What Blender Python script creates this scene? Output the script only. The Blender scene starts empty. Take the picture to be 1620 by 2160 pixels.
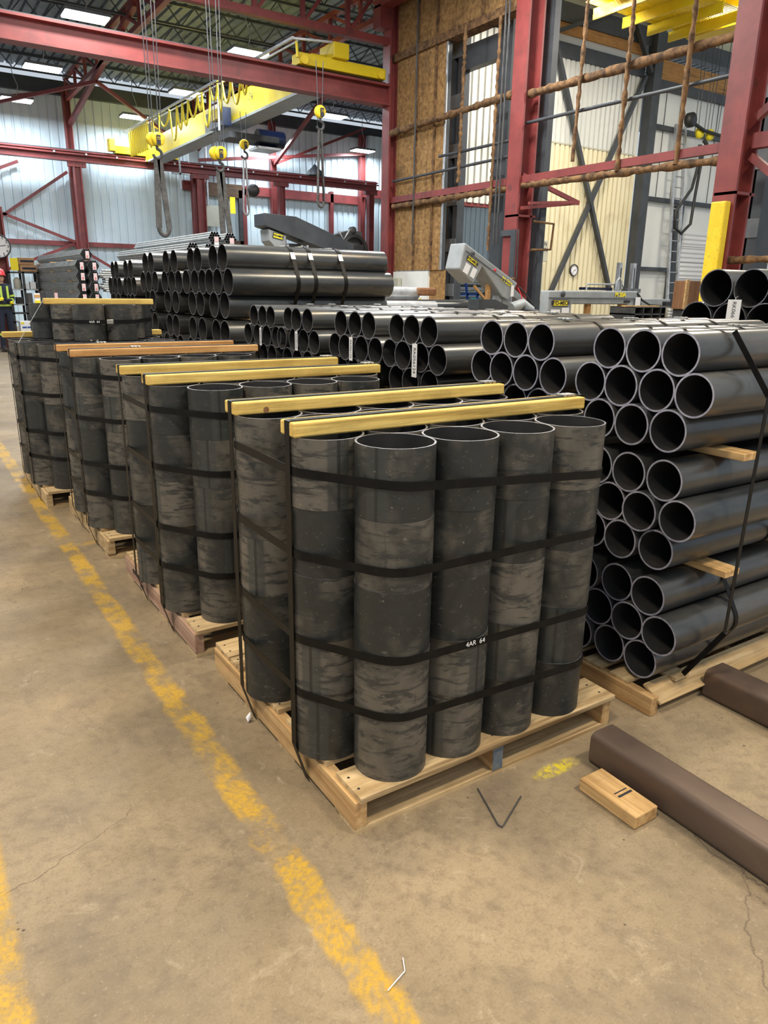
import bpy, bmesh, math, random
from mathutils import Vector, Matrix
PI=math.pi
C=bpy.context.scene.collection
sc=bpy.context.scene
random.seed(7)
# ------------------------------------------------------------------ camera
cam=bpy.data.cameras.new('camera'); co=bpy.data.objects.new('camera',cam); C.objects.link(co)
F,YAW,PIT,ROL=1546.35,0.5806,0.2943,-0.016
cam.sensor_fit='VERTICAL'; cam.sensor_height=36; cam.sensor_width=27; cam.lens=F/2160*36; cam.clip_end=200
fw=Vector((math.sin(YAW)*math.cos(PIT),math.cos(YAW)*math.cos(PIT),-math.sin(PIT)))
rt=Vector((math.cos(YAW),-math.sin(YAW),0)); dn=fw.cross(rt)
r2=rt*math.cos(ROL)+dn*math.sin(ROL); d2=-rt*math.sin(ROL)+dn*math.cos(ROL)
M=Matrix((r2,-d2,-fw)).transposed().to_4x4(); M.translation=Vector((-0.8995,-1.4949,1.4988)); co.matrix_world=M
sc.camera=co
# ------------------------------------------------------------------ light, world, exposure
sc.view_settings.view_transform='Standard'; sc.view_settings.look='None'; sc.view_settings.gamma=1
sc.view_settings.exposure=0.16; sc.view_settings.use_curve_mapping=False
sc.cycles.use_denoising=True; sc.cycles.max_bounces=6; sc.cycles.diffuse_bounces=3; sc.cycles.glossy_bounces=3
sc.cycles.sample_clamp_indirect=4; sc.cycles.use_adaptive_sampling=True; sc.cycles.adaptive_threshold=.025
w=bpy.data.worlds.new('world'); sc.world=w; w.use_nodes=True
w.node_tree.nodes['Background'].inputs[0].default_value=(.80,.90,1.0,1)
w.node_tree.nodes['Background'].inputs[1].default_value=0.62
def area(name,loc,sx,sy,power,col,rot=(0,0,0)):
    l=bpy.data.lights.new(name,'AREA'); l.shape='RECTANGLE'; l.size=sx; l.size_y=sy; l.energy=power; l.color=col
    o=bpy.data.objects.new(name,l); C.objects.link(o); o.location=loc; o.rotation_euler=rot; return o
COOL=(.78,.89,1.0); WARM=(1.0,.85,.62)
LAMPS=[(3.69,17.9),(3.59,22.83),(3.52,27.28),(7.35,27.51),(7.72,23.1),(7.68,18.22),(12.89,28.14),(12.85,23.14),(17.13,28.11)]
for x,y in LAMPS: area('high_bay_light',(x,y,7.12),.9,.5,215,COOL)
for x,y in ((-3.0,-1.5),(2.2,-3.2),(5.5,1.0),(-2.6,4.0)): area('high_bay_light',(x,y,7.4),1.2,.6,330,WARM)
for x,y in ((3.2,8.5),(7.6,9.0),(3.0,13.0)): area('high_bay_light',(x,y,7.4),1.2,.6,380,(.97,.96,.92))
for x,y in ((14,6.5),(17,10.5),(13.2,12.0)): area('high_bay_light',(x,y,7.9),1.2,.6,460,(1,.93,.80))
# ------------------------------------------------------------------ materials
def nt(m): m.use_nodes=True; return m.node_tree.nodes,m.node_tree.links
def col4(c): return (c[0],c[1],c[2],1)
def pm(name,c1,c2=None,scale=3,rough=.6,metal=0,st=(1,1,1),rnd=.0,lo=.35,hi=.65,bump=0,c3=None,s3=30,f3=(.55,.7),detail=6,rvar=0,spec=.5):
    m=bpy.data.materials.new(name); N,L=nt(m); b=N['Principled BSDF']
    b.inputs['Roughness'].default_value=rough; b.inputs['Metallic'].default_value=metal
    b.inputs['Specular IOR Level'].default_value=spec
    if c2 is None: b.inputs['Base Color'].default_value=col4(c1); return m
    tc=N.new('ShaderNodeTexCoord'); mp=N.new('ShaderNodeMapping'); mp.inputs['Scale'].default_value=st
    oi=N.new('ShaderNodeObjectInfo'); ml=N.new('ShaderNodeMath'); ml.operation='MULTIPLY'; ml.inputs[1].default_value=37.0
    L.new(oi.outputs['Random'],ml.inputs[0]); L.new(tc.outputs['Object'],mp.inputs['Vector']); L.new(ml.outputs[0],mp.inputs['Location'])
    nz=N.new('ShaderNodeTexNoise'); nz.inputs['Scale'].default_value=scale; nz.inputs['Detail'].default_value=detail; nz.inputs['Roughness'].default_value=.62
    L.new(mp.outputs[0],nz.inputs['Vector'])
    fac=nz.outputs['Fac']
    if rnd:
        a=N.new('ShaderNodeMapRange'); a.inputs['To Min'].default_value=-rnd; a.inputs['To Max'].default_value=rnd
        L.new(oi.outputs['Random'],a.inputs['Value']); s=N.new('ShaderNodeMath'); s.operation='ADD'; L.new(fac,s.inputs[0]); L.new(a.outputs[0],s.inputs[1]); fac=s.outputs[0]
    cr=N.new('ShaderNodeValToRGB'); cr.color_ramp.elements[0].position=lo; cr.color_ramp.elements[1].position=hi
    cr.color_ramp.elements[0].color=col4(c1); cr.color_ramp.elements[1].color=col4(c2); L.new(fac,cr.inputs[0]); out=cr.outputs[0]
    if c3 is not None:
        n3=N.new('ShaderNodeTexNoise'); n3.inputs['Scale'].default_value=s3; n3.inputs['Detail'].default_value=5; L.new(mp.outputs[0],n3.inputs['Vector'])
        r3=N.new('ShaderNodeMapRange'); r3.inputs['From Min'].default_value=f3[0]; r3.inputs['From Max'].default_value=f3[1]; L.new(n3.outputs['Fac'],r3.inputs['Value'])
        mx=N.new('ShaderNodeMix'); mx.data_type='RGBA'; L.new(r3.outputs[0],mx.inputs[0]); L.new(out,mx.inputs[6]); mx.inputs[7].default_value=col4(c3); out=mx.outputs[2]
    L.new(out,b.inputs['Base Color'])
    if rvar:
        rr=N.new('ShaderNodeMapRange'); rr.inputs['To Min'].default_value=rough-rvar; rr.inputs['To Max'].default_value=rough+rvar; L.new(nz.outputs['Fac'],rr.inputs['Value']); L.new(rr.outputs[0],b.inputs['Roughness'])
    if bump:
        bp=N.new('ShaderNodeBump'); bp.inputs['Strength'].default_value=bump; bp.inputs['Distance'].default_value=.01; L.new(nz.outputs['Fac'],bp.inputs['Height']); L.new(bp.outputs[0],b.inputs['Normal'])
    return m
def wood(name,c1,c2,ax,scale=46,rough=.7,dark=None):
    """sawn timber: fine grain along axis ax, broad tone drift, dark weather marks"""
    st=[1,1,1]; st[ax]=.045
    m=pm(name,c1,c2,scale,rough,0,tuple(st),.05,.36,.64,.35,dark or (c1[0]*.38,c1[1]*.33,c1[2]*.28),13,(.60,.70),detail=9,spec=.3)
    N,L=nt(m); b=N['Principled BSDF']; src=b.inputs['Base Color'].links[0].from_socket
    tc=N.new('ShaderNodeTexCoord'); n=N.new('ShaderNodeTexNoise'); n.inputs['Scale'].default_value=6; n.inputs['Detail'].default_value=8; n.inputs['Roughness'].default_value=.7; L.new(tc.outputs['Object'],n.inputs['Vector'])
    r=N.new('ShaderNodeMapRange'); r.inputs['From Min'].default_value=.48; r.inputs['From Max'].default_value=.72; r.inputs['To Max'].default_value=.45; L.new(n.outputs['Fac'],r.inputs['Value'])
    mx=N.new('ShaderNodeMix'); mx.data_type='RGBA'; L.new(r.outputs[0],mx.inputs[0]); L.new(src,mx.inputs[6]); mx.inputs[7].default_value=col4([q*.55 for q in c1]); L.new(mx.outputs[2],b.inputs['Base Color'])
    return m
MT={}
MT['tube']=pm('mill_scale_steel',(.020,.022,.022),(.135,.122,.100),8,.45,.0,(1,1,2.4),.11,.455,.60,.06,(.022,.024,.024),16,(.50,.62),11,.13,.5)
MT['pipe']=pm('dark_pipe_steel',(.050,.055,.060),(.135,.132,.125),3,.29,.60,(.5,2,2),.04,.3,.7,0,(.19,.14,.10),5,(.58,.85),7,.02,.5)
MT['rim']=pm('sawn_steel_edge',(.16,.16,.18),(.34,.34,.38),60,.42,.6)
MT['rimw']=pm('sawn_bright_edge',(.30,.30,.38),(.50,.50,.60),60,.42,.3)
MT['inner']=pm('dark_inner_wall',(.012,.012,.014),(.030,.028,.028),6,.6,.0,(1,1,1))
MT['strap']=pm('black_strap',(.004,.004,.004),(.008,.0078,.0075),20,.45,.0,spec=.18)
MT['seal']=pm('zinc_seal',(.35,.35,.35),(.55,.54,.5),40,.35,.8)
MT['pine_x']=wood('pine_beam_yellow',(.62,.40,.10),(.84,.61,.19),0)
MT['pine_o']=wood('pine_beam_orange',(.50,.25,.085),(.70,.40,.16),0)
MT['pal_x']=wood('pallet_board_wood',(.40,.27,.13),(.66,.49,.28),0,40)
MT['pal_y']=wood('pallet_stringer_wood',(.42,.24,.10),(.64,.42,.20),1,40)
MT['pal_pink']=wood('pallet_pink_wood',(.34,.20,.14),(.54,.37,.27),1,40)
MT['blk']=wood('offcut_wood',(.45,.26,.10),(.74,.49,.23),1,40)
MT['blue']=pm('blue_paint_worn',(.05,.10,.17),(.18,.19,.19),40,.7)
MT['red']=pm('red_oxide_paint',(.15,.030,.029),(.255,.048,.044),2.2,.5,0,(1,1,1),.03,.3,.7,0,(.10,.035,.03),4,(.6,.8))
MT['yel']=pm('crane_yellow',(.64,.47,.01),(.74,.56,.015),2,.4,0)
MT['ygd']=pm('guard_yellow',(.72,.50,.01),(.85,.62,.03),6,.55,0,(1,1,1),0,.3,.7,0,(.25,.19,.05),30,(.62,.75))
MT['dgrey']=pm('dark_grey_paint',(.036,.041,.048),(.058,.064,.073),2,.5)
MT['mgrey']=pm('batten_grey_paint',(.10,.11,.12),(.15,.16,.17),2,.5)
MT['sgrey']=pm('saw_grey_paint',(.25,.27,.28),(.33,.35,.36),3,.45)
MT['steel']=pm('galvanised_steel',(.42,.43,.45),(.60,.61,.62),8,.38,.7)
MT['black']=pm('black_plastic',(.010,.010,.011),(.02,.02,.02),8,.5)
MT['rope']=pm('sling_webbing',(.045,.042,.040),(.10,.095,.09),12,.8)
MT['greenrope']=pm('pale_sling_webbing',(.30,.31,.33),(.42,.43,.44),12,.8)
MT['white']=pm('white_paper',(.80,.80,.82),(.86,.86,.88),5,.7)
MT['pink']=pm('pink_tag',(.75,.42,.44),(.85,.62,.64),60,.7)
MT['ink']=pm('ink_black',(.02,.02,.03))
MT['foam']=pm('brown_spray_coating',(.070,.036,.017),(.24,.13,.055),9,.95,0,(1,1,1),0,.35,.65,1.0,(.03,.018,.012),5,(.55,.75))
MT['osb']=pm('brown_sprayed_insulation',(.17,.088,.032),(.44,.255,.095),13,.95,0,(1,1,1),0,.32,.68,1.0,(.10,.055,.025),1.6,(.55,.78))
MT['sqtube']=pm('rusty_square_tube',(.095,.064,.050),(.165,.118,.092),4,.5,.35,(1,.5,1),0,.3,.7,.03,(.17,.10,.06),10,(.6,.8))
MT['skin']=pm('skin',(.55,.32,.22)); MT['navy']=pm('navy_cloth',(.012,.016,.035),(.022,.028,.05),20,.9)
MT['hiviz']=pm('hi_vis_yellow',(.55,.75,.12)); MT['hat']=pm('red_hard_hat',(.75,.05,.06),None,rough=.3); MT['boot']=pm('boot_leather',(.05,.035,.025))
MT['card']=pm('cardboard',(.36,.20,.10),(.46,.27,.14),3,.9); MT['cobalt']=pm('cobalt_paint',(.01,.06,.32)); MT['teal']=pm('teal_plastic',(.05,.30,.33))
MT['labely']=pm('yellow_label',(.90,.75,.02)); MT['bluep']=pm('dark_blue_paint',(.006,.012,.04),None,rough=.35)
MT['rack']=pm('rack_steel',(.03,.03,.033),(.06,.06,.06),6,.6); MT['beige']=pm('beige_paint',(.45,.44,.36),(.5,.49,.4),4,.6)
MT['brownbox']=wood('brown_plywood',(.20,.09,.04),(.30,.15,.07),2,20)
MT['signred']=pm('sign_red',(.7,.04,.05)); MT['cable']=pm('yellow_festoon_cable',(.75,.58,.03)); MT['wirer']=pm('wire_rope',(.10,.10,.11),None,rough=.4,metal=.8)
def emis(name,c,s):
    m=bpy.data.materials.new(name); N,L=nt(m); b=N['Principled BSDF']; b.inputs['Base Color'].default_value=col4(c); b.inputs['Emission Color'].default_value=col4(c); b.inputs['Emission Strength'].default_value=s; return m
MT['led']=emis('led_panel',(.93,1,1),14)
def ribbed(b,x0,x1,y,z0,z1,pitch,dep,mat,flat=False):
    """trapezoid ribbed sheet in the plane y (or, flat, at height y running to z0..z1 in y)"""
    P=[]; x=x0
    while x<x1-1e-6:
        P+=[(x,0),(x+pitch*.16,0),(x+pitch*.24,-dep),(x+pitch*.92,-dep)]; x+=pitch
    P.append((x1,0)); n=len(P)
    if flat: vs=[(px,z0,y+d) for px,d in P]+[(px,z1,y+d) for px,d in P]
    else: vs=[(px,y+d,z0) for px,d in P]+[(px,y+d,z1) for px,d in P]
    b.add(vs,[(i,i+1,n+i+1,n+i) for i in range(n-1)],mat)
def corr(name,ca,cb,axis,pitch,rough=.5,dirt=None,bump=.7,vgrad=None):
    """ribbed sheet: rounded ribs as bump over a lightly soiled colour"""
    m=pm(name,ca,cb,.7,rough,0,(1,1,1),0,.3,.7,0,dirt,1.1,(.58,.85)); N,L=nt(m); b=N['Principled BSDF']
    tc=N.new('ShaderNodeTexCoord'); sp=N.new('ShaderNodeSeparateXYZ'); L.new(tc.outputs['Object'],sp.inputs[0])
    m1=N.new('ShaderNodeMath'); m1.operation='MULTIPLY'; m1.inputs[1].default_value=2*PI/pitch; L.new(sp.outputs[axis],m1.inputs[0])
    m2=N.new('ShaderNodeMath'); m2.operation='SINE'; L.new(m1.outputs[0],m2.inputs[0])
    bp=N.new('ShaderNodeBump'); bp.inputs['Strength'].default_value=bump; bp.inputs['Distance'].default_value=.03; L.new(m2.outputs[0],bp.inputs['Height']); L.new(bp.outputs[0],b.inputs['Normal'])
    return m
def tube_mat():
    """mill scale: cloudy oxide, level water streaks, a darker weld band down one side"""
    m=bpy.data.materials.new('mill_scale_steel'); N,L=nt(m); b=N['Principled BSDF']; b.inputs['Specular IOR Level'].default_value=.5
    tc=N.new('ShaderNodeTexCoord'); oi=N.new('ShaderNodeObjectInfo')
    off=N.new('ShaderNodeMath'); off.operation='MULTIPLY'; off.inputs[1].default_value=41; L.new(oi.outputs['Random'],off.inputs[0])
    def vec(st):
        mp=N.new('ShaderNodeMapping'); mp.inputs['Scale'].default_value=st; L.new(tc.outputs['Object'],mp.inputs['Vector']); L.new(off.outputs[0],mp.inputs['Location']); return mp.outputs[0]
    def noise(st,sc_,det,rough=.62,dist=0):
        n=N.new('ShaderNodeTexNoise'); n.inputs['Scale'].default_value=sc_; n.inputs['Detail'].default_value=det; n.inputs['Roughness'].default_value=rough; n.inputs['Distortion'].default_value=dist; L.new(vec(st),n.inputs['Vector']); return n.outputs['Fac']
    def mr(v,a,c,d=0,e=1):
        n=N.new('ShaderNodeMapRange'); 
        for k,q in zip(('From Min','From Max','To Min','To Max'),(a,c,d,e)): n.inputs[k].default_value=q
        L.new(v,n.inputs['Value']); return n.outputs[0]
    def mth(op,a,c):
        n=N.new('ShaderNodeMath'); n.operation=op
        for i,q in enumerate((a,c)):
            if isinstance(q,(int,float)): n.inputs[i].default_value=q
            else: L.new(q,n.inputs[i])
        return n.outputs[0]
    def mix(f,a,c):
        n=N.new('ShaderNodeMix'); n.data_type='RGBA'; L.new(f,n.inputs[0])
        for i,q in ((6,a),(7,c)):
            if isinstance(q,tuple): n.inputs[i].default_value=col4(q)
            else: L.new(q,n.inputs[i])
        return n.outputs[2]
    tone=mth('ADD',noise((1,1,.7),5.5,3),mr(oi.outputs['Random'],0,1,-.20,.20))
    c=mix(mr(tone,.38,.62),(.022,.024,.023),(.125,.112,.093))
    st=noise((1,1,4.5),9,9,.70,.6); c=mix(mr(st,.50,.58,0,.85),c,(.024,.026,.025))
    bl=noise((1,1,1.6),17,8,.72); c=mix(mr(bl,.56,.64,0,.6),c,(.034,.035,.033))
    c=mix(mr(noise((1,1,2.2),26,6,.7),.60,.72,0,.55),c,(.17,.155,.135))
    c=mix(mr(noise((9,9,.9),7,4),.62,.72,0,.5),c,(.028,.028,.027))
    sep=N.new('ShaderNodeSeparateXYZ'); L.new(tc.outputs['Object'],sep.inputs[0]); a=N.new('ShaderNodeMath'); a.operation='ARCTAN2'; L.new(sep.outputs[1],a.inputs[0]); L.new(sep.outputs[0],a.inputs[1])
    d=mth('ABSOLUTE',a.outputs[0],0); c=mix(mr(d,.32,.26,0,.72),c,(.040,.045,.043)); c=mix(mr(mth('ABSOLUTE',mth('SUBTRACT',d,.02),0),.03,.02,0,.8),c,(.018,.017,.016))
    c=mix(mr(noise((1,1,1),130,2,.5),.70,.76,0,.5),c,(.32,.31,.29))
    L.new(c,b.inputs['Base Color']); L.new(mr(st,.4,.65,.36,.58),b.inputs['Roughness'])
    return m
MT['tube']=tube_mat()
# ------------------------------------------------------------------ mesh helpers
class MB:
    def __init__(s): s.v=[]; s.f=[]; s.mi=[]; s.sm=[]; s.mats=[]
    def m(s,name):
        if name not in s.mats: s.mats.append(name)
        return s.mats.index(name)
    def add(s,vs,fs,mat,smooth=False):
        o=len(s.v); k=s.m(mat); s.v+= [tuple(v) for v in vs]
        for f in fs: s.f.append([i+o for i in f]); s.mi.append(k); s.sm.append(smooth)
        return s
    def box(s,x0,y0,z0,x1,y1,z1,mat,R=None,c=None):
        vs=[Vector((x,y,z)) for z in (z0,z1) for y in (y0,y1) for x in (x0,x1)]
        if R is not None: vs=[c+R@(v-c) for v in vs]
        return s.add(vs,[(0,2,3,1),(4,5,7,6),(0,1,5,4),(2,6,7,3),(0,4,6,2),(1,3,7,5)],mat)
    def cbox(s,c,dx,dy,dz,mat,R=None):
        c=Vector(c); return s.box(c.x-dx/2,c.y-dy/2,c.z-dz/2,c.x+dx/2,c.y+dy/2,c.z+dz/2,mat,R,c)
    def bar(s,a,b,w,h,mat,up=(0,0,1)):
        a=Vector(a); b=Vector(b); d=(b-a); 
        if d.length<1e-6: return s
        d.normalize(); u=Vector(up); sd=d.cross(u)
        if sd.length<1e-3: sd=d.cross(Vector((0,1,0)))
        sd.normalize(); u=sd.cross(d)
        q=[(-w/2,-h/2),(w/2,-h/2),(w/2,h/2),(-w/2,h/2)]
        vs=[p+sd*i+u*j for p in (a,b) for i,j in q]
        return s.add(vs,[(0,1,2,3),(4,7,6,5),(0,4,5,1),(1,5,6,2),(2,6,7,3),(3,7,4,0)],mat)
    def tube(s,pts,r,mat,n=10,cap=True):
        pts=[Vector(p) for p in pts]; rs=r if isinstance(r,(list,tuple)) else [r]*len(pts); vs=[]; N=len(pts)
        up=None
        for i,p in enumerate(pts):
            d=(pts[min(i+1,N-1)]-pts[max(i-1,0)]).normalized()
            if up is None: up=Vector((0,0,1)) if abs(d.z)<.9 else Vector((1,0,0))
            a=d.cross(up).normalized(); up=a.cross(d).normalized()
            vs+=[p+(a*math.cos(t)+up*math.sin(t))*rs[i] for t in (2*PI*k/n for k in range(n))]
        fs=[(i*n+k,i*n+(k+1)%n,(i+1)*n+(k+1)%n,(i+1)*n+k) for i in range(N-1) for k in range(n)]
        s.add(vs,fs,mat,True)
        if cap: s.add(vs[:n],[tuple(range(n))[::-1]],mat); s.add(vs[-n:],[tuple(range(n))],mat)
        return s
    def hollow(s,a,b,ro,ri,mat,rim,inner,n=48):
        a=Vector(a); b=Vector(b); d=(b-a).normalized(); up=Vector((0,0,1)) if abs(d.z)<.9 else Vector((1,0,0))
        u=d.cross(up).normalized(); v=u.cross(d)
        ring=lambda p,r:[p+(u*math.cos(t)+v*math.sin(t))*r for t in (2*PI*k/n for k in range(n))]
        O0,O1,I0,I1=ring(a,ro),ring(b,ro),ring(a,ri),ring(b,ri)
        q=[(k,(k+1)%n,n+(k+1)%n,n+k) for k in range(n)]
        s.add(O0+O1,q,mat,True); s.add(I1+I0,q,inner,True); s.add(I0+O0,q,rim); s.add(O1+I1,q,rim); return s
    def prism(s,poly,axis,a,b,mat,smooth=False):
        """poly of 2-tuples in the plane normal to axis, extruded from a to b"""
        def P(p,t): return (t,p[0],p[1]) if axis==0 else ((p[0],t,p[1]) if axis==1 else (p[0],p[1],t))
        n=len(poly); vs=[P(p,a) for p in poly]+[P(p,b) for p in poly]
        return s.add(vs,[tuple(range(n))[::-1],tuple(range(n,2*n))]+[(i,(i+1)%n,n+(i+1)%n,n+i) for i in range(n)],mat,smooth)
    def lathe(s,c,prof,mat,n=20,axis=2):
        c=Vector(c); vs=[]
        for r,h in prof:
            for k in range(n):
                t=2*PI*k/n; p=(r*math.cos(t),r*math.sin(t),h)
                if axis==1: p=(p[0],h,p[1])
                if axis==0: p=(h,p[0],p[1])
                vs.append(c+Vector(p))
        fs=[(i*n+k,i*n+(k+1)%n,(i+1)*n+(k+1)%n,(i+1)*n+k) for i in range(len(prof)-1) for k in range(n)]
        return s.add(vs,fs,mat,True)
    def ball(s,c,rx,ry,rz,mat,n=14,m=9):
        return s.lathe_s(c,rx,ry,rz,mat,n,m)
    def lathe_s(s,c,rx,ry,rz,mat,n,m):
        c=Vector(c); vs=[c+Vector((rx*math.sin(PI*j/m)*math.cos(2*PI*k/n),ry*math.sin(PI*j/m)*math.sin(2*PI*k/n),rz*math.cos(PI*j/m))) for j in range(m+1) for k in range(n)]
        return s.add(vs,[(j*n+k,(j+1)*n+k,(j+1)*n+(k+1)%n,j*n+(k+1)%n) for j in range(m) for k in range(n)],mat,True)
    def mesh(s,name,origin=(0,0,0)):
        me=bpy.data.meshes.new(name); ox,oy,oz=origin
        me.from_pydata([(x-ox,y-oy,z-oz) for x,y,z in s.v],[],s.f)
        for k in s.mats: me.materials.append(MT[k])
        me.polygons.foreach_set('material_index',s.mi); me.polygons.foreach_set('use_smooth',s.sm)
        bm=bmesh.new(); bm.from_mesh(me); bmesh.ops.recalc_face_normals(bm,faces=bm.faces); bm.to_mesh(me); bm.free(); me.update(); return me
    def build(s,name,parent=None,bevel=0):
        org=parent['org'] if parent is not None else None
        if org is None:
            xs=[v[0] for v in s.v]; ys=[v[1] for v in s.v]; zs=[v[2] for v in s.v]; org=((min(xs)+max(xs))/2,(min(ys)+max(ys))/2,min(zs))
        o=bpy.data.objects.new(name,s.mesh(name,org)); C.objects.link(o)
        if parent is not None:
            o.parent=parent
        else: o.location=org
        o['org']=org
        if bevel:
            bv=o.modifiers.new('bevel','BEVEL'); bv.width=bevel; bv.segments=2; bv.limit_method='ANGLE'
        return o
def tag(o,label,cat,group=None):
    o['label']=label; o['category']=cat
    if group: o['group']=group
    return o
def thing(name,label,cat,loc,group=None):
    o=bpy.data.objects.new(name,None); C.objects.link(o); o.location=loc; o['org']=tuple(loc); o.empty_display_size=.1
    return tag(o,label,cat,group)
def struct(name,mb,bevel=0):
    o=mb.build(name,None,bevel); o['kind']='structure'; return o
def text(name,body,loc,size,xdir,ydir,mat,parent=None,ext=.0008,sx=1,bold=0):
    cu=bpy.data.curves.new(name,'FONT'); cu.body=body; cu.size=size; cu.extrude=ext; cu.align_x='CENTER'; cu.align_y='CENTER'; cu.offset=bold
    cu.materials.append(MT[mat]); o=bpy.data.objects.new(name,cu)
    x=Vector(xdir).normalized(); y=Vector(ydir).normalized(); z=x.cross(y)
    m=Matrix((x*sx,y,z)).transposed().to_4x4(); p=Vector(loc)
    if parent is not None: p=p-Vector(parent['org'])
    m.translation=p
    me=bpy.data.meshes.new_from_object(o); q=bpy.data.objects.new(name,me); C.objects.link(q); bpy.data.objects.remove(o)
    if parent is not None: q.parent=parent
    q.matrix_local=m
    return q
def ibeam(mb,a,b,w,h,t,mat,up=(0,0,1)):
    a=Vector(a); b=Vector(b); u=Vector(up); d=(b-a).normalized(); sd=d.cross(u).normalized(); u=sd.cross(d)
    for k in (-1,1): mb.bar(a+u*k*(h-t)/2,b+u*k*(h-t)/2,w,t,mat,up)
    mb.bar(a,b,t*.7,h-2*t,mat,up); return mb
def hcol(mb,x,y,z0,z1,w,d,t,mat):
    """H column, flanges facing -x/+x"""
    mb.box(x-d/2,y-w/2,z0,x-d/2+t,y+w/2,z1,mat); mb.box(x+d/2-t,y-w/2,z0,x+d/2,y+w/2,z1,mat); mb.box(x-d/2+t,y-t*.35,z0,x+d/2-t,y+t*.35,z1,mat); return mb
ORD=['first','second','third','fourth','fifth','sixth']
# ------------------------------------------------------------------ floor
def floor_mat():
    m=bpy.data.materials.new('worn_concrete'); N,L=nt(m); b=N['Principled BSDF']; b.inputs['Specular IOR Level'].default_value=.35
    tc=N.new('ShaderNodeTexCoord'); P=tc.outputs['Object']
    def noise(scale,det=6,rough=.6,vec=P,dist=0):
        n=N.new('ShaderNodeTexNoise'); n.inputs['Scale'].default_value=scale; n.inputs['Detail'].default_value=det; n.inputs['Roughness'].default_value=rough; n.inputs['Distortion'].default_value=dist; L.new(vec,n.inputs['Vector']); return n.outputs['Fac']
    def mr(v,a,b_,c=0,d=1):
        n=N.new('ShaderNodeMapRange'); n.inputs['From Min'].default_value=a; n.inputs['From Max'].default_value=b_; n.inputs['To Min'].default_value=c; n.inputs['To Max'].default_value=d; L.new(v,n.inputs['Value']); return n.outputs[0]
    def mth(op,a,b_):
        n=N.new('ShaderNodeMath'); n.operation=op
        for i,q in enumerate((a,b_)):
            if isinstance(q,(int,float)): n.inputs[i].default_value=q
            else: L.new(q,n.inputs[i])
        return n.outputs[0]
    def mix(f,a,b_):
        n=N.new('ShaderNodeMix'); n.data_type='RGBA'; L.new(f,n.inputs[0])
        for i,q in ((6,a),(7,b_)):
            if isinstance(q,tuple): n.inputs[i].default_value=col4(q)
            else: L.new(q,n.inputs[i])
        return n.outputs[2]
    c=mix(mr(noise(1.1,8,.65),.35,.65),(.205,.156,.098),(.345,.268,.172))
    c=mix(mr(noise(3.2,8,.7),.50,.70,0,.8),c,(.175,.135,.100))
    c=mix(mr(noise(26,8,.75),.48,.70,0,.65),c,(.155,.115,.075))
    c=mix(mr(noise(9,8,.7,dist=1),.60,.74,0,.6),c,(.50,.41,.29))
    c=mix(mr(noise(150,3,.7),.50,.72,0,.5),c,(.15,.112,.075)); c=mix(mr(noise(90,3,.7),.58,.75,0,.45),c,(.46,.38,.27))
    # specks and chips
    vo=N.new('ShaderNodeTexVoronoi'); vo.inputs['Scale'].default_value=17; vo.inputs['Randomness'].default_value=1; L.new(P,vo.inputs['Vector'])
    sp=mth('MULTIPLY',mr(vo.outputs['Distance'],.09,.05),mr(noise(4.1,2),.56,.6)); c=mix(sp,c,(.09,.065,.05))
    # cracks
    def crack(scale,wd,seed,lo,hi,col,amt):
        global_c=None
        mp=N.new('ShaderNodeMapping'); mp.inputs['Location'].default_value=(seed,seed*.7,0); L.new(P,mp.inputs['Vector'])
        nn=N.new('ShaderNodeTexNoise'); nn.inputs['Scale'].default_value=scale*3; nn.inputs['Detail'].default_value=7; L.new(mp.outputs[0],nn.inputs['Vector'])
        ad=N.new('ShaderNodeVectorMath'); ad.operation='MULTIPLY_ADD'; ad.inputs[1].default_value=(.35/scale,)*3; L.new(nn.outputs['Color'],ad.inputs[0]); L.new(mp.outputs[0],ad.inputs[2])
        v=N.new('ShaderNodeTexVoronoi'); v.feature='DISTANCE_TO_EDGE'; v.inputs['Scale'].default_value=scale; L.new(ad.outputs[0],v.inputs['Vector'])
        f=mth('MULTIPLY',mr(v.outputs['Distance'],wd,0),mr(noise(scale*.8+.13,3),lo,hi,0,amt)); return f
    ck=crack(.55,.0018,3.3,.47,.53,None,.75); c=mix(ck,c,(.11,.08,.06))
    ck2=crack(3.0,.006,1.3,.56,.62,None,.45); c=mix(ck2,c,(.15,.11,.085))
    # painted lines, worn at their edges
    sep=N.new('ShaderNodeSeparateXYZ'); L.new(P,sep.inputs[0]); X,Y=sep.outputs[0],sep.outputs[1]
    e=mth('MULTIPLY',mth('SUBTRACT',noise(9,6,.7),.5),.07)
    def band(co_,c0,hw,e_=e):
        d=mth('ABSOLUTE',mth('SUBTRACT',co_,c0),0); d=mth('ADD',d,e_); return mr(d,hw+.010,hw-.010)
    line=mth('MAXIMUM',band(X,-.212,.046),band(X,-.935,.072,mth('MULTIPLY',e,.35)))
    sideb=mth('MULTIPLY',band(Y,3.0,.035),mth('MULTIPLY',mr(X,-.22,-.2),mr(X,0.0,-.05))); line=mth('MAXIMUM',line,mth('MULTIPLY',sideb,.6))
    wear=mr(mth('ADD',mth('MULTIPLY',noise(2.1,4,.6),.6),mth('MULTIPLY',noise(34,6,.75),.4)),.40,.54,1.0,.12)
    wear2=mr(noise(70,4,.8),.44,.60,1,.45)
    pf=mth('MULTIPLY',mth('MULTIPLY',line,mth('SUBTRACT',1.12,wear)),1.0)
    pf=mr(mth('MULTIPLY',mth('MULTIPLY',line,mr(noise(4.3,8,.74),.565,.455,.10,1.0)),wear2),0,1,0,.92)
    c=mix(pf,c,(.56,.335,.032))
    # sprayed yellow mark
    dx=mth('MULTIPLY',mth('SUBTRACT',X,.72),1.0); dy=mth('MULTIPLY',mth('SUBTRACT',Y,-.085),3.4)
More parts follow.
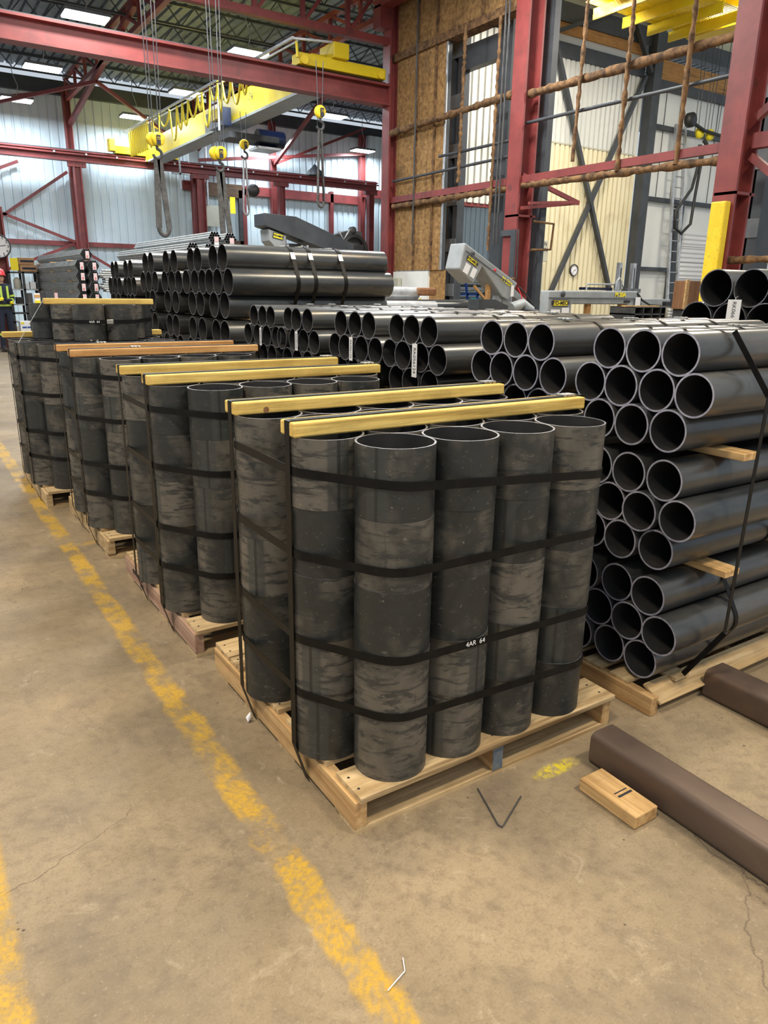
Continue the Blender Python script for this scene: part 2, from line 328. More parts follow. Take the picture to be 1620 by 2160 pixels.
    dd=mth('ADD',mth('MULTIPLY',dx,dx),mth('MULTIPLY',dy,dy)); sm=mth('MULTIPLY',mr(dd,.013,.002),mr(noise(40,5,.8),.40,.58)); c=mix(sm,c,(.72,.58,.02))
    L.new(c,b.inputs['Base Color'])
    L.new(mr(noise(2.3,5),.3,.7,.42,.70),b.inputs['Roughness'])
    bp=N.new('ShaderNodeBump'); bp.inputs['Strength'].default_value=.25; bp.inputs['Distance'].default_value=.006
    L.new(mth('SUBTRACT',noise(30,8,.7),mth('ADD',ck,ck2)),bp.inputs['Height']); L.new(bp.outputs[0],b.inputs['Normal'])
    return m
MT['floor']=floor_mat()
fb=MB(); fb.box(-14,-7,-.2,30,32,0,'floor'); fl=fb.build('floor'); fl['kind']='structure'
for v in fl.data.vertices: v.co+=Vector(fl.location)
fl.location=(0,0,0)
# ------------------------------------------------------------------ building shell
MT['wallfar']=pm('bluish_white_cladding',(.58,.68,.73),(.66,.76,.80),.7,.45,0,(1,1,1),0,.3,.7,0,(.50,.57,.60),1.1,(.58,.85))
MT['wallcream']=pm('cream_cladding',(.76,.68,.44),(.82,.75,.54),.7,.45,0,(1,1,1),0,.3,.7,0,(.50,.40,.24),1.3,(.60,.9))
MT['wallup']=pm('white_cladding',(.64,.65,.62),(.72,.72,.68),.7,.45,0,(1,1,1),0,.3,.7,0,(.50,.50,.44),1.3,(.60,.9))
MT['panel']=pm('white_wall_panel',(.78,.79,.76),(.84,.85,.82),.8,.5)
MT['panelup']=pm('cream_upper_panel',(.55,.52,.36),(.62,.60,.44),.8,.6)
MT['deck']=pm('steel_roof_deck',(.11,.14,.17),(.17,.20,.23),2,.5)
MT['door']=corr('white_sectional_door',(.80,.80,.80),(.84,.84,.84),2,.14,.5,None,.5)
MT['darkwood']=wood('dark_timber',(.05,.03,.02),(.13,.075,.04),0)
MT['orangewood']=wood('orange_plywood',(.42,.20,.06),(.60,.32,.11),0)
b=MB(); b.box(-12,29.36,0,20,29.5,7.95,'wallfar'); ribbed(b,-12,20,29.34,0,7.95,.30,.04,'wallfar'); b.box(-12,29.1,7.9,20,29.3,8.35,'dgrey'); struct('wall_back',b)
b=MB(); b.box(17.9,28.95,0,30,29.2,8,'wallfar'); ribbed(b,17.9,30,28.94,0,8,.30,.04,'wallfar'); struct('wall_back_right',b)
b=MB(); b.box(-12,14.8,8.82,30,29.5,8.9,'deck'); b.box(-12,8,8.82,9.5,14.8,8.9,'deck'); ribbed(b,-12,9.5,8.80,8,14.8,.30,.07,'deck',True); ribbed(b,-12,24,8.80,14.8,29.5,.30,.07,'deck',True); struct('ceiling',b)
b=MB(); b.box(10.6,3,12,30,14.6,12.1,'panelup'); struct('ceiling_side_bay',b)
# wall of the neighbouring bay, y=14.6, seen through the column row
b=MB()
b.box(11.15,14.64,3.70,13.5,14.7,7.75,'wallup'); ribbed(b,11.15,13.5,14.62,3.70,7.75,.21,.10,'wallup'); b.box(11.15,14.55,3.62,13.5,14.72,3.72,'red')
b.box(14.3,14.70,0,18.35,14.74,5.45,'wallcream'); ribbed(b,14.3,18.35,14.68,0,5.45,.19,.10,'wallcream'); b.box(14.3,14.72,5.45,18.35,14.76,7.62,'wallup'); ribbed(b,14.3,18.35,14.70,5.45,7.62,.19,.10,'wallup'); b.box(14.3,14.57,5.42,18.35,14.60,5.46,'beige'); b.box(14.3,14.63,7.8,18.35,14.73,8.1,'wallup')
b.box(14.35,14.55,7.5,18.4,14.78,7.85,'dgrey'); b.box(14.35,14.56,8.05,18.4,14.7,8.3,'orangewood'); b.box(14.3,14.5,8.3,30,14.8,8.75,'dgrey')
b.box(14.3,14.7,8.75,30,14.8,12,'panelup')
b.box(18.9,14.65,0,30,14.75,7.3,'panel'); b.box(18.9,14.5,7.3,30,14.8,7.55,'dgrey'); b.box(18.9,14.6,7.55,30,14.7,8.1,'orangewood')
for z in (6.25,4.25,2.2): b.box(18.9,14.5,z,21.0 if z<3 else 30,14.66,z+.12,'dgrey')
b.box(20.55,14.45,0,20.85,14.6,4.2,'dgrey')
for x in (19.6,20.3,22.2,23.5,25,27): b.box(x,14.63,4.4,x+.02,14.65,7.3,'mgrey')
struct('wall_right',b)
b=MB(); b.box(21.0,14.50,0,25.5,14.62,3.4,'door')
for z in (.5,1.0,1.5,2.0,2.5,3.0): b.box(21.0,14.495,z,25.5,14.51,z+.012,'mgrey')
for z in (1.25,1.75,2.25,2.75): b.box(22.4,14.47,z-.04,22.46,14.5,z+.04,'rack')
struct('door_1',b)
# brown sprayed partition in the plane of the column row
b=MB(); b.box(9.75,12.55,1.95,9.82,14.45,6.6,'osb'); b.box(9.75,10.2,6.6,9.82,14.45,9.2,'osb')
b.box(9.68,10.2,6.52,9.98,14.6,6.68,'foam')
for y in (13.6,12.9): b.box(9.71,y,1.95,9.75,y+.05,9.0,'foam')
for y in (11.4,): b.box(9.71,y,6.6,9.75,y+.06,9.0,'foam')
b.box(9.72,12.52,1.95,9.74,12.57,6.5,'steel'); b.box(9.74,12.53,1.95,9.84,12.56,6.5,'dgrey'); b.box(9.78,12.55,0,9.9,13.0,1.95,'osb')
b.box(9.72,13.0,0,9.82,14.45,1.93,'panel')
struct('wall_partition',b)
# ceiling steel
b=MB()
for y in (9.5,11.3,13.1,15.2,17,18.8,20.6,22.4,24.2,26,27.8):
    xe=9.4 if y<14.8 else 20
    for zz in (8.70,8.22):
        b.bar((-6,y,zz),(xe,y,zz),.06,.05,'dgrey')
    x=-6
    while x<xe-.4: b.bar((x,y,8.22),(x+.4,y,8.70),.025,.025,'dgrey'); b.bar((x+.4,y,8.70),(x+.8,y,8.22),.025,.025,'dgrey'); x+=.8
struct('ceiling_joists',b)
def truss(name,p0,p1,zb,zt,n,mat='red',w=.16):
    b=MB(); a=Vector(p0+(zb,)); c=Vector(p1+(zb,)); ua=Vector((0,0,zt-zb))
    b.bar(a,c,w,w*.9,mat); b.bar(a+ua,c+ua,w,w*.9,mat)
    for i in range(n+1):
        p=a.lerp(c,i/n); b.bar(p,p+ua,.09,.09,mat)
        if i<n: q=a.lerp(c,(i+1)/n); b.bar(p,q+ua,.07,.07,mat)
    return struct(name,b)
truss('ceiling_truss',(-3.7,14.6),(9.6,14.6),6.92,8.3,12)
truss('ceiling_truss',(5.4,15.0),(5.4,28.9),7.75,8.4,9,w=.14)
truss('ceiling_truss',(10.0,15.0),(10.0,28.9),7.75,8.4,9,w=.14)
b=MB()
b.bar((5.4,28.7,6.95),(5.4,19.9,8.3),.14,.14,'red'); b.bar((5.4,24.5,7.0+.45),(.9,28.9,6.6),.08,.1,'red'); b.bar((5.4,24.5,7.45),(9.8,28.9,6.5),.08,.1,'red')
b.bar((.9,28.9,7.0),(5.3,28.9,8.0),.08,.08,'red'); b.bar((10.0,28.7,6.6),(10.0,22.5,8.3),.14,.14,'red'); b.bar((13.3,28.8,6.4),(13.3,24,8.3),.12,.12,'red')
b.bar((9.9,28.7,6.2),(17.6,28.7,7.2),.1,.12,'red'); b.bar((13.3,28.7,6.4),(17.6,28.7,8.2),.08,.1,'red')
struct('ceiling_braces',b)
# crane runway beams and their columns
b=MB(); ibeam(b,(-8,14.6,5.82),(9.56,14.6,5.82),.32,.44,.045,'red'); b.box(-8,14.56,6.04,9.5,14.64,6.09,'dgrey'); struct('beam',b)
b=MB(); ibeam(b,(-9,28.2,5.82),(17.9,28.2,5.82),.3,.34,.045,'red'); b.box(-9,28.17,5.99,17.9,28.23,6.04,'dgrey'); b.box(-9,28.0,5.85,17.9,28.04,5.90,'red')
for i in range(13): b.box(4.6+i*1.05,27.97,5.86,4.66+i*1.05,28.0,5.92,'steel')
struct('beam',b)
for x in (.9,5.37,9.88,13.28,17.6):
    b=MB(); hcol(b,x,28.2,0,5.62,.24,.26,.03,'red'); b.box(x-.3,28.1,5.48,x+.3,28.3,5.65,'red'); struct('column',b)
    b=MB(); hcol(b,x,28.95,0,8.0,.24,.24,.03,'red'); struct('column',b)
b=MB(); b.box(-9,29.1,2.88,9.5,29.3,3.04,'red'); b.box(9.5,29.1,5.15,18,29.3,5.5,'red'); b.box(17.6,28.8,5.45,24,28.9,5.8,'red')
b.box(11.95,29.1,0,12.12,29.3,5.4,'red'); b.box(16.1,29.1,0,16.25,29.3,5.6,'red')
b.bar((.9,29.05,4.6),(5.3,29.05,3.0),.07,.1,'red'); b.bar((.9,29.05,2.4),(5.2,29.05,5.4),.07,.1,'red'); b.bar((.9,29.05,1.2),(5.2,29.05,2.95),.07,.1,'red'); b.bar((5.2,29.05,2.9),(8.8,29.05,.8),.07,.1,'red'); b.bar((-.5,29.05,3.8),(3.6,29.05,5.6),.07,.1,'red')
struct('beam_girts',b)
b=MB(); b.box(10.05,29.0,5.0,11.9,29.12,5.5,'darkwood'); b.box(10.0,29.0,3.18,11.9,29.14,3.35,'darkwood'); b.box(10.0,29.0,2.5,11.9,29.12,3.0,'darkwood'); b.box(11.75,29.0,0,11.9,29.14,5.3,'rack'); b.box(10.05,29.05,0,11.7,29.1,2.4,'panel'); struct('door_2',b)
for x,y,wd in ((9.75,5.53,.36),(9.75,10.09,.36),(9.66,14.60,.30)):
    b=MB(); hcol(b,x,y,0,9.5,wd,.40 if y<14 else .26,.045,'red'); 
    if y<14: b.box(x-.2,y-.18,2.9,x+.3,y+.16,2.94,'red')
    struct('column',b)
# grey built-up columns with batten plates behind the red ones
def laced(x,y0,y1,d,z1,name='column'):
    b=MB(); t=.16
    for a in (y0,y1-t): b.box(x,a,0,x+d,a+t,z1,'dgrey')
    z=.4
    while z<z1: b.box(x-.015,y0,z,x,y1,z+.28,'mgrey'); z+=.98
    b.box(x+d-.03,y0+t,0,x+d,y1-t,z1,'black'); return struct(name,b)
laced(10.5,5.50,6.02,.4,9.5); laced(10.1,12.48,12.95,.2,9.0)
b=MB(); b.box(10.1,10.95,0,10.25,11.33,9.2,'dgrey'); b.box(10.15,9.88,0,10.3,10.2,9.2,'dgrey'); b.box(10.1,11.33,6.0,10.3,12.48,6.45,'dgrey'); struct('column',b)
b=MB(); b.box(13.5,14.3,0,14.0,14.6,8.6,'dgrey'); b.box(14.3,14.35,0,14.5,14.6,8.6,'mgrey'); struct('column',b)
b=MB(); b.box(18.52,14.3,0,18.86,14.6,12,'dgrey'); struct('column',b)
b=MB()
for p,q in (((14.65,14.42,7.75),(17.7,14.42,1.5)),((18.35,14.46,7.5),(15.1,14.46,1.3)),((14.7,14.4,8.0),(18.0,14.4,9.3)),((17.2,14.4,9.3),(18.5,14.4,7.6))): b.bar(p,q,.10,.13,'dgrey',(0,1,0))
b.box(14.3,14.3,9.0,18.5,14.5,9.25,'dgrey'); struct('beam_braces',b)
# beams between the red columns
b=MB(); b.box(9.62,5.7,3.50,9.72,9.95,3.63,'red'); b.box(9.62,10.25,3.50,9.72,14.5,3.63,'red'); struct('beam',b)
b=MB(); b.box(9.70,-2,3.50,9.84,5.3,3.70,'red'); b.bar((9.75,5.3,3.9),(9.75,3.0,5.6),.1,.1,'red'); b.bar((9.75,5.3,3.4),(9.75,2.9,1.6),.1,.1,'red'); struct('beam',b)
b=MB(); b.bar((9.7,10.0,3.66),(11.2,9.9,3.25),.06,.08,'red'); b.bar((11.2,9.9,3.25),(9.6,9.85,3.05),.06,.06,'red'); b.bar((11.0,9.8,3.25),(9.6,9.65,3.12),.05,.05,'red'); struct('beam_bracket',b)
# top beam running out of the picture beside the far column
b=MB(); b.box(9.25,10.5,7.55,9.55,14.7,8.05,'red'); b.box(9.25,14.45,7.15,9.6,14.75,7.6,'red'); struct('beam',b)
# ------------------------------------------------------------------ coated pipes between the columns
def coated(pts,r,label,mat='foam',rough=.35,seg=40,name='coated_pipe',cat='pipe',group=None):
    P=[]; R=[]
    tot=[Vector(p) for p in pts]
    for i in range(len(tot)-1):
        for k in range(seg):
            t=k/seg; P.append(tot[i].lerp(tot[i+1],t)+Vector((random.uniform(-1,1),random.uniform(-1,1),random.uniform(-1,1)))*r*rough*.3); R.append(r*random.uniform(1-rough,1+rough*.6))
    P.append(tot[-1]); R.append(r)
    b=MB(); b.tube(P,R,mat,9); return tag(b.build(name),label,cat,group)
coated([(9.72,5.7,5.02),(9.72,9.95,5.04)],.075,'thick brown coated pipe high between the two nearer red columns',rough=.2)
coated([(9.72,5.7,4.52),(9.72,9.98,4.56)],.032,'thin dark pipe under the thick coated one between red columns','dgrey',.1)
coated([(9.66,5.7,3.40),(9.66,9.95,3.46)],.065,'brown crusted pipe below the red rail, nearer bay',rough=.3)
coated([(9.66,10.25,3.44),(9.66,14.4,3.42)],.075,'brown crusted pipe below the red rail, farther bay',rough=.35)
coated([(9.60,10.25,5.08),(9.60,14.5,5.02)],.075,'brown coated pipe crossing the sprayed partition halfway up',rough=.3)
coated([(9.64,10.25,4.30),(9.64,12.6,4.30)],.03,'upper thin rod crossing the white ribbed opening','dgrey',.1)
coated([(9.64,10.25,4.02),(9.64,14.4,3.98)],.03,'lower thin rod reaching across to the sprayed partition','dgrey',.1)
coated([(9.7,-1,2.0),(9.7,5.4,2.0)],.06,'brown coated pipe low beside the yellow column guard',rough=.3)
for i,(p,q,r,l) in enumerate([((9.6,8.5,8.8),(9.6,8.62,3.72),.035,'brown crusted hanger rod nearest the middle red column'),
    ((9.6,7.55,8.8),(9.6,7.60,3.45),.04,'brown crusted hanger rod crossing the far cross-brace'),
    ((9.6,6.40,8.8),(9.6,6.46,3.42),.045,'thick brown crusted hanger rod nearest the yellow guard column'),
    ((9.6,10.75,6.5),(9.6,10.78,2.3),.035,'brown hanger rod in front of the white ribbed opening, right'),
    ((9.6,11.8,6.6),(9.6,11.85,3.7),.04,'brown hanger rod beside the grey battened column')]):
    coated([p,q],r,l,rough=.45,seg=70,name='hanger_rod',cat='rod')
b=MB(); b.box(9.40,5.38,0,9.54,5.62,2.80,'ygd',None,None); tag(b.build('column_guard',bevel=.02),'yellow painted column guard around the base of the nearest red column','column guard')
# dark pipe brackets on the middle column
b=MB(); b.box(9.50,9.9,2.55,9.53,10.3,2.66,'dgrey'); b.box(9.49,9.86,1.75,9.53,9.98,2.66,'dgrey'); b.tube([(9.48,9.8,1.75),(9.48,10.3,1.73)],.02,'foam'); b.tube([(9.5,9.78,2.66),(9.5,9.75,1.8),(9.52,9.95,1.3),(9.52,9.95,.9)],.012,'rack'); tag(b.build('cable_bracket'),'dark grey angle bracket with conduit on the middle red column','bracket')
b=MB(); b.tube([(9.95,9.86,2.83),(10.40,9.75,2.80),(10.36,9.75,2.32),(9.95,9.88,2.30)],.025,'foam',8); tag(b.build('coated_bracket'),'brown crusted square pipe loop right of middle column','bracket')
# electrical conduit wires on the partition
b=MB(); b.tube([(9.4,13.2,2.5),(9.4,13.2,9)],.018,'rack',6); tag(b.build('conduit'),'thin dark vertical conduit in front of the sprayed partition','conduit')
b=MB(); b.tube([(9.5,10.4,2.4),(9.5,10.4,9)],.02,'rack',6); b.tube([(9.5,10.5,2.4),(9.5,10.5,9)],.02,'rack',6); tag(b.build('conduit'),'pair of dark conduits running up left of the middle column','conduit')
t=thing('electrical_box','grey electrical box on white ribbed panel under sprayed partition','electrical box',(9.7,14.1,1.2)); b=MB(); b.box(9.55,13.7,1.1,9.70,14.35,1.45,'dgrey'); b.build('enclosure',t,.01)
b=MB(); b.box(9.6,14.05,1.55,9.70,14.35,1.78,'beige'); b.build('switch_box',t,.01)
b=MB(); b.box(9.68,13.12,1.08,9.71,13.3,1.35,'white'); t=b.build('notice'); tag(t,'small white notice with yellow mark on ribbed panel under partition','notice'); 
b=MB(); b.box(9.67,13.17,1.22,9.675,13.24,1.32,'labely'); b.build('yellow_mark',t)
# sign on the cream wall
t=thing('wall_sign','beige rectangular sign with dark letters on cream ribbed wall','sign',(14.5,14.4,2.35)); b=MB(); b.box(14.26,14.25,2.32,14.78,14.28,2.88,'beige'); b.build('sign_board',t,.02)
text('lettering','SIGN',(14.56,14.245,2.78),.14,(1,0,0),(0,0,1),'ink',t); text('lettering','TION',(14.56,14.245,2.63),.16,(1,0,0),(0,0,1),'ink',t)
def clock(x,y,z,r,label,hands,nums=False):
    t=thing('wall_clock',label,'clock',(x,y,z)); b=MB(); b.lathe((x,y,z),[(r,0),(r,-.05),(r*.9,-.055),(r*.9,-.03)],'rack',32,1); b.build('bezel',t)
    b=MB(); b.lathe((x,y-.028,z),[(0,0),(r*.92,0)],'white',32,1); b.build('dial',t)
    b=MB()
    for a,l,wd in hands: b.bar((x,y-.04,z),(x+math.sin(a)*l*r,y-.04,z+math.cos(a)*l*r),.035*r*2*wd,.004,'ink',(0,1,0))
    for k in range(12): 
        a=k*PI/6; 
        if not nums: b.bar((x+math.sin(a)*.68*r,y-.04,z+math.cos(a)*.68*r),(x+math.sin(a)*.84*r,y-.04,z+math.cos(a)*.84*r),.05*r,.004,'ink',(0,1,0))
    b.build('hand',t)
    if nums:
        for k in range(1,13): a=k*PI/6; text('numeral',str(k),(x+math.sin(a)*.76*r,y-.04,z+math.cos(a)*.76*r),.34*r,(1,0,0),(0,0,1),'ink',t)
clock(16.19,14.58,2.14,.165,'round white wall clock on the cream ribbed wall',[(math.radians(80),.5,1),(math.radians(212),.75,.7)])
clock(1.42,18.55,2.33,.27,'large white clock with numerals on dark red column at left edge',[(math.radians(82),.6,.7),(math.radians(262),.3,.7)],True)
b=MB(); hcol(b,1.42,18.8,0,3.2,.36,.38,.04,'red'); struct('column',b)
t=thing('fire_sign','white notice with red figure beside the far red column','sign',(9.36,14.4,2.0)); b=MB(); b.box(9.30,14.38,1.88,9.44,14.4,2.14,'white'); b.build('sign_board',t); b=MB(); b.box(9.42,14.40,1.98,9.54,14.46,2.02,'dgrey'); b.build('bracket',t); text('lettering','P',(9.37,14.375,2.03),.17,(1,0,0),(0,0,1),'signred',t)
# ------------------------------------------------------------------ high bay lamps
for i,(x,y) in enumerate(LAMPS):
    L_=['near left lamp over the upper runway beam','middle lamp of left row','far left lamp near the back wall','lamp left of the crane bridge end','lamp above the middle of crane bridge','lamp above the upper beam by festoon rail','lamp under the hoist near back wall','lamp right of hanging hook sling','rightmost lamp near the corner of back wall'][i]
    t=thing('high_bay_lamp','lit rectangular high bay lamp, '+L_,'lamp',(x,y,7.2),'rectangular high bay lamps under the roof')
    b=MB(); b.box(x-.48,y-.28,7.2,x+.48,y+.28,7.27,'mgrey'); b.build('housing',t)
    b=MB(); b.box(x-.46,y-.26,7.17,x+.46,y+.26,7.2,'led'); b.build('diffuser',t)
    b=MB(); b.tube([(x,y,7.27),(x+.08,y,7.6),(x-.05,y,8.0),(x,y,8.7)],.012,'steel',5); b.build('cord',t)
# ------------------------------------------------------------------ overhead crane on the runways
t=thing('overhead_crane','yellow single girder overhead crane spanning the two red runways','crane',(8.0,21.4,6.05))
b=MB(); b.box(7.78,14.95,5.86,8.26,28.35,6.5,'yel'); b.box(7.72,15.2,5.80,8.32,27.6,5.86,'sgrey'); b.build('girder',t)
b=MB(); b.box(7.98,14.3,6.32,8.36,14.96,6.62,'yel'); 
b.box(7.2,14.42,6.10,9.4,14.78,6.32,'yel'); b.tube([(7.3,14.4,6.18),(7.3,14.36,6.18)],.09,'ygd',14); b.tube([(9.25,14.4,6.18),(9.25,14.36,6.18)],.09,'ygd',14); b.build('end_truck',t,.01)
b=MB(); b.box(6.7,28.0,6.04,9.0,28.4,6.30,'yel'); b.box(6.5,27.95,6.1,6.7,28.3,6.5,'ygd'); b.build('end_truck',t,.01)
b=MB(); b.bar((7.05,14.4,6.55),(7.05,28.0,6.75),.05,.05,'steel'); b.bar((7.15,14.4,6.5),(7.15,28.0,6.68),.03,.03,'steel'); b.bar((7.05,14.45,6.55),(8.0,14.4,6.62),.04,.04,'steel')
b.tube([(7.15,14.45,6.52),(7.15,14.4,6.2)],.03,'cable',6); b.build('festoon_rail',t)
b=MB(); y=16.2
while y<27.4:
    w_=.30+.75*random.random()*(1 if y<24 else .5); d_=.35+.55*random.random(); z0=6.5+.2*(y-14.4)/13.6
    if y>25: w_=.22; d_=.8
    b.tube([(7.1,y+w_*k/8,z0-d_*math.sin(PI*k/8)**.8) for k in range(9)],.028,'cable',6); y+=w_
b.build('festoon_cable',t)
b=MB(); b.box(7.45,19.6,5.75,7.72,20.6,6.2,'bluep'); b.box(7.35,19.7,5.9,7.5,20.2,6.15,'yel'); b.box(7.6,19.5,5.45,9.1,20.3,5.6,'rack'); b.tube([(8.6,19.9,5.6),(9.4,19.9,5.6)],.23,'bluep',16); b.box(8.5,19.6,5.28,9.2,20.3,5.34,'steel'); b.box(7.35,19.6,5.6,7.40,19.65,6.5,'steel'); b.build('hoist_trolley',t)
b=MB(); b.box(7.74,20.9,5.80,7.78,21.7,6.35,'bluep'); b.build('nameplate',t)
text('lettering','174',(7.765,18.4,6.25),.25,(0,-1,0),(0,0,1),'ink',t)
b=MB(); b.box(8.9,27.7,5.0,8.96,27.76,6.1,'steel'); b.box(8.6,27.7,5.5,9.3,27.76,5.56,'steel'); b.box(9.4,28.0,6.0,9.75,28.2,6.5,'sgrey'); b.build('collector_arm',t)
# hook blocks with slings
def hook(x,y,z,zl,label,slm,double=True,ztop=9.5,w_=.10,lean=(0,0),grab=True):
    t=thing('hook_block',label,'hook block',(x,y,z),'hook blocks hanging on wire ropes')
    b=MB()
    for k in ((-.05,.03) if double else (0,)): b.lathe((x+k,y+(.07 if k<0 else 0),z),[(0,-.04),(.07,-.045),(.115,-.04),(.12,0),(.115,.04),(.07,.045),(0,.04)],'ygd',22,1)
    b.build('sheave_housing',t)
    b=MB(); b.cbox((x+.02,y-.06,z-.02),.07,.03,.16,'ink'); b.build('side_plate',t); text('lettering','72',(x+.02,y-.08,z),.065,(1,0,0),(0,0,1),'ygd',t)
    b=MB(); pts=[(x,y,z-.10),(x,y,z-.16)]+[(x+.08*math.cos(a),y,z-.25+.08*math.sin(a)) for a in [PI/2-k*PI*1.45/10 for k in range(11)]]; b.tube(pts,.028,'rack',8); b.build('hook',t)
    b=MB()
    for k in ((-.10,-.05,.05,.10) if double else (-.05,.05)): b.tube([(x+k,y,z+.1),(x+k*1.6,y,ztop)],.009,'wirer',5)
    b.build('wire_rope',t)
    s=MB(); dx,dy=lean; zt=z-.31
    if slm=='rope' and double: 
        s.bar((x-.02,y,zt),(x-.06+dx,y,zl+.14),.11,.03,slm,(0,1,0)); s.bar((x+.03,y,zt),(x+.13+dx,y,zl+.14),.10,.03,slm,(0,1,0))
        s.tube([(x+.035+dx+.095*math.cos(a),y,zl+.14-.13*math.sin(a)) for a in [PI-k*PI/8 for k in range(9)]],.045,slm,8)
    else:
        s.tube([(x-.03,y,zt),(x-.07+dx,y,zl+.12)]+[(x+dx+.07*math.cos(a),y,zl+.12-.12*math.sin(a)) for a in [PI-k*PI/8 for k in range(9)]]+[(x+.07+dx,y,zl+.12),(x+.03,y,zt)],.026,slm,8)
    return s
s=hook(3.67,13.3,4.09,2.42,'near left yellow hook block over the dark looped web sling','rope'); tag(s.build('web_sling'),'dark wide web sling loop hanging from leftmost hook','sling')
s=hook(4.87,13.3,3.98,1.9,'middle yellow double hook block with long dark sling','rope',lean=(.08,0)); o=tag(s.build('web_sling'),'dark web sling with yellow label hanging behind pipe stacks','sling')
b=MB(); b.box(5.04,13.26,2.9,5.14,13.28,3.2,'labely'); b.build('yellow_label',o)
s=hook(7.22,17.6,4.96,3.3,'yellow hook block right of the middle one, with pale sling','greenrope',False,5.7); tag(s.build('round_sling'),'pale thin sling loop hanging left of grey saw head','sling')
b=MB(); b.lathe((7.42,17.6,3.9),[(0,-.1),(.14,-.1),(.16,0),(.14,.1),(0,.1)],'black',14,1); tag(b.build('chain_hoist'),'small black chain hoist hanging beside pale sling','hoist')
s=hook(6.92,13.0,4.90,3.12,'highest yellow hook block hanging near far red column','rope',False,5.8); tag(s.build('round_sling'),'thin dark sling loop hanging near the far red column','sling')
b=MB(); b.lathe((10.5,20,4.9),[(.25,-.12),(.22,0),(.10,.10),(.04,.18),(0,.2)],'dgrey',18); b.tube([(10.5,20,5.1),(10.7,20,5.6),(10.6,20,6.2),(10.9,20,8.7)],.012,'rack',5); tag(b.build('bell_lamp'),'unlit dark bell shaped lamp hanging by back wall','lamp')
# right bay crane and hook
t=thing('overhead_crane','orange yellow crane girder with grating high in the right bay','crane',(15.5,11.5,7.6))
b=MB(); b.box(16.6,7.2,7.55,17.1,11.9,8.5,'yel'); b.box(12.6,10.9,8.0,17.0,11.2,8.5,'yel'); b.build('girder',t)
b=MB()
for x,y in ((13.6,11.5),(14.6,11.3),(15.5,11.1),(16.3,10.9)): b.box(x,10.2,7.5,x+.05,12.2,7.72,'yel')
for k in range(30): b.box(13.2,10.3+k*.06,7.73,16.6,10.33+k*.06,7.75,'yel')
b.build('walkway_grating',t)
t=thing('hook_block','black hook with yellow sheaves and long dark sling behind the near column','hook block',(20.4,13.8,5.9))
b=MB(); 
for x in (20.25,20.75): b.lathe((x,13.8,6.15),[(0,-.05),(.15,-.05),(.16,.05),(0,.05)],'labely',16,1)
b.build('sheave',t); b=MB(); b.tube([(20.5+.17*math.cos(a),13.8,5.78+.17*math.sin(a)) for a in [PI/2-k*PI*1.6/10 for k in range(11)]],.06,'rack',8); b.build('hook',t)
b=MB()
for k in (-.5,-.35,-.05,.1,.25,.6): b.tube([(20.5+k,13.8,6.1),(20.5+k*1.3,13.8,10.5)],.012,'wirer',5)
b.build('wire_rope',t)
b=MB(); b.tube([(20.45,13.8,5.6),(20.2,13.8,4.6),(19.55,13.8,3.9),(19.6,13.8,3.45),(19.95,13.8,3.3),(20.35,13.8,3.6),(20.4,13.8,4.4),(20.52,13.8,5.6)],.045,'black',8); tag(b.build('round_sling'),'long black sling loop hanging before the white panel wall','sling')
t=thing('ladder','tall aluminium ladder leaning on the white panel wall','ladder',(19.6,14.0,0)); 
for k in (0,.45): b=MB(); b.bar((19.55+k,13.6,0),(19.75+k,14.3,6.4),.06,.09,'steel'); b.build('rail',t)
for i in range(20): b=MB(); z=.3+i*.31; f=z/6.4; b.tube([(19.55+.2*f,13.6+.7*f,z),(20.0+.2*f,13.6+.7*f,z)],.018,'steel',6); b.build('rung',t)
b=MB(); b.tube([(19.7,13.7,6.35),(20.3,13.7,6.2),(21.2,13.7,6.15)],.05,'black',8); b.lathe((19.6,13.7,6.4),[(0,-.08),(.2,-.08),(.2,.08),(0,.08)],'black',14,1); tag(b.build('cable_reel'),'black cable reel and hose high on ladder by wall','reel')
# ------------------------------------------------------------------ pallets and bundles of cut tubes
D=.2191; RO=D/2; RI=RO-.0055; S3=D*math.sqrt(3)/2; SEG=.1978; ZD=.126
PW,PL=1.07,1.11
def pallet(x0,y0,label,sm='pal_y',bm='pal_x',W=PW,Ln=PL,blue=False,stamp=None,dz=0):
    t=thing('pallet',label,'pallet',(x0+W/2,y0+Ln/2,0))
    for i,x in enumerate((0,W/2-.02,W-.04)):
        b=MB(); b.box(x0+x,y0,.016,x0+x+.04,y0+Ln,.106,sm)
        if blue and i==1: b.box(x0+x-.001,y0-.0015,.016,x0+x+.041,y0,.106,'blue')
        s=b.build('stringer',t,.002)
        if stamp and i==0:
            text('stamp',stamp,(x0-.002,y0+Ln*.78,.072),.035,(0,-1,0),(0,0,1),'ink',s); text('stamp','7/22',(x0-.002,y0+Ln*.72,.038),.035,(0,-1,0),(0,0,1),'ink',s)
    for y in (0,Ln*.36,Ln*.62,Ln-.13):
        b=MB(); b.box(x0+.003,y0+y,0,x0+W-.003,y0+y+.125,.016,bm); b.build('bottom_board',t)
    for y,wd in ((-.012,.145),(.19,.10),(.345,.12),(.53,.10),(.70,.12),(.87,.09),(Ln-.14,.145)):
        j=random.uniform(-.004,.004); b=MB(); z1=ZD-.001
        vs=[(x0+.012+j,y0+y,.106),(x0+W+.006+j,y0+y+j,.106),(x0+W+.006+j,y0+y+wd+j,.106),(x0+.012+j,y0+y+wd,.106)]
        b.box(x0+.012+j,y0+y,.106,x0+W+.006+j,y0+y+wd,z1,bm); b.build('deck_board',t,.002)
        n=MB()
        for xx in (.03,W/2,W-.03):
            for q in (.3,.7): n.lathe((x0+xx,y0+y+wd*q,z1+.0006),[(0,.0),(.0045,0)],'ink',8)
        n.build('nail_heads',t)
    return t
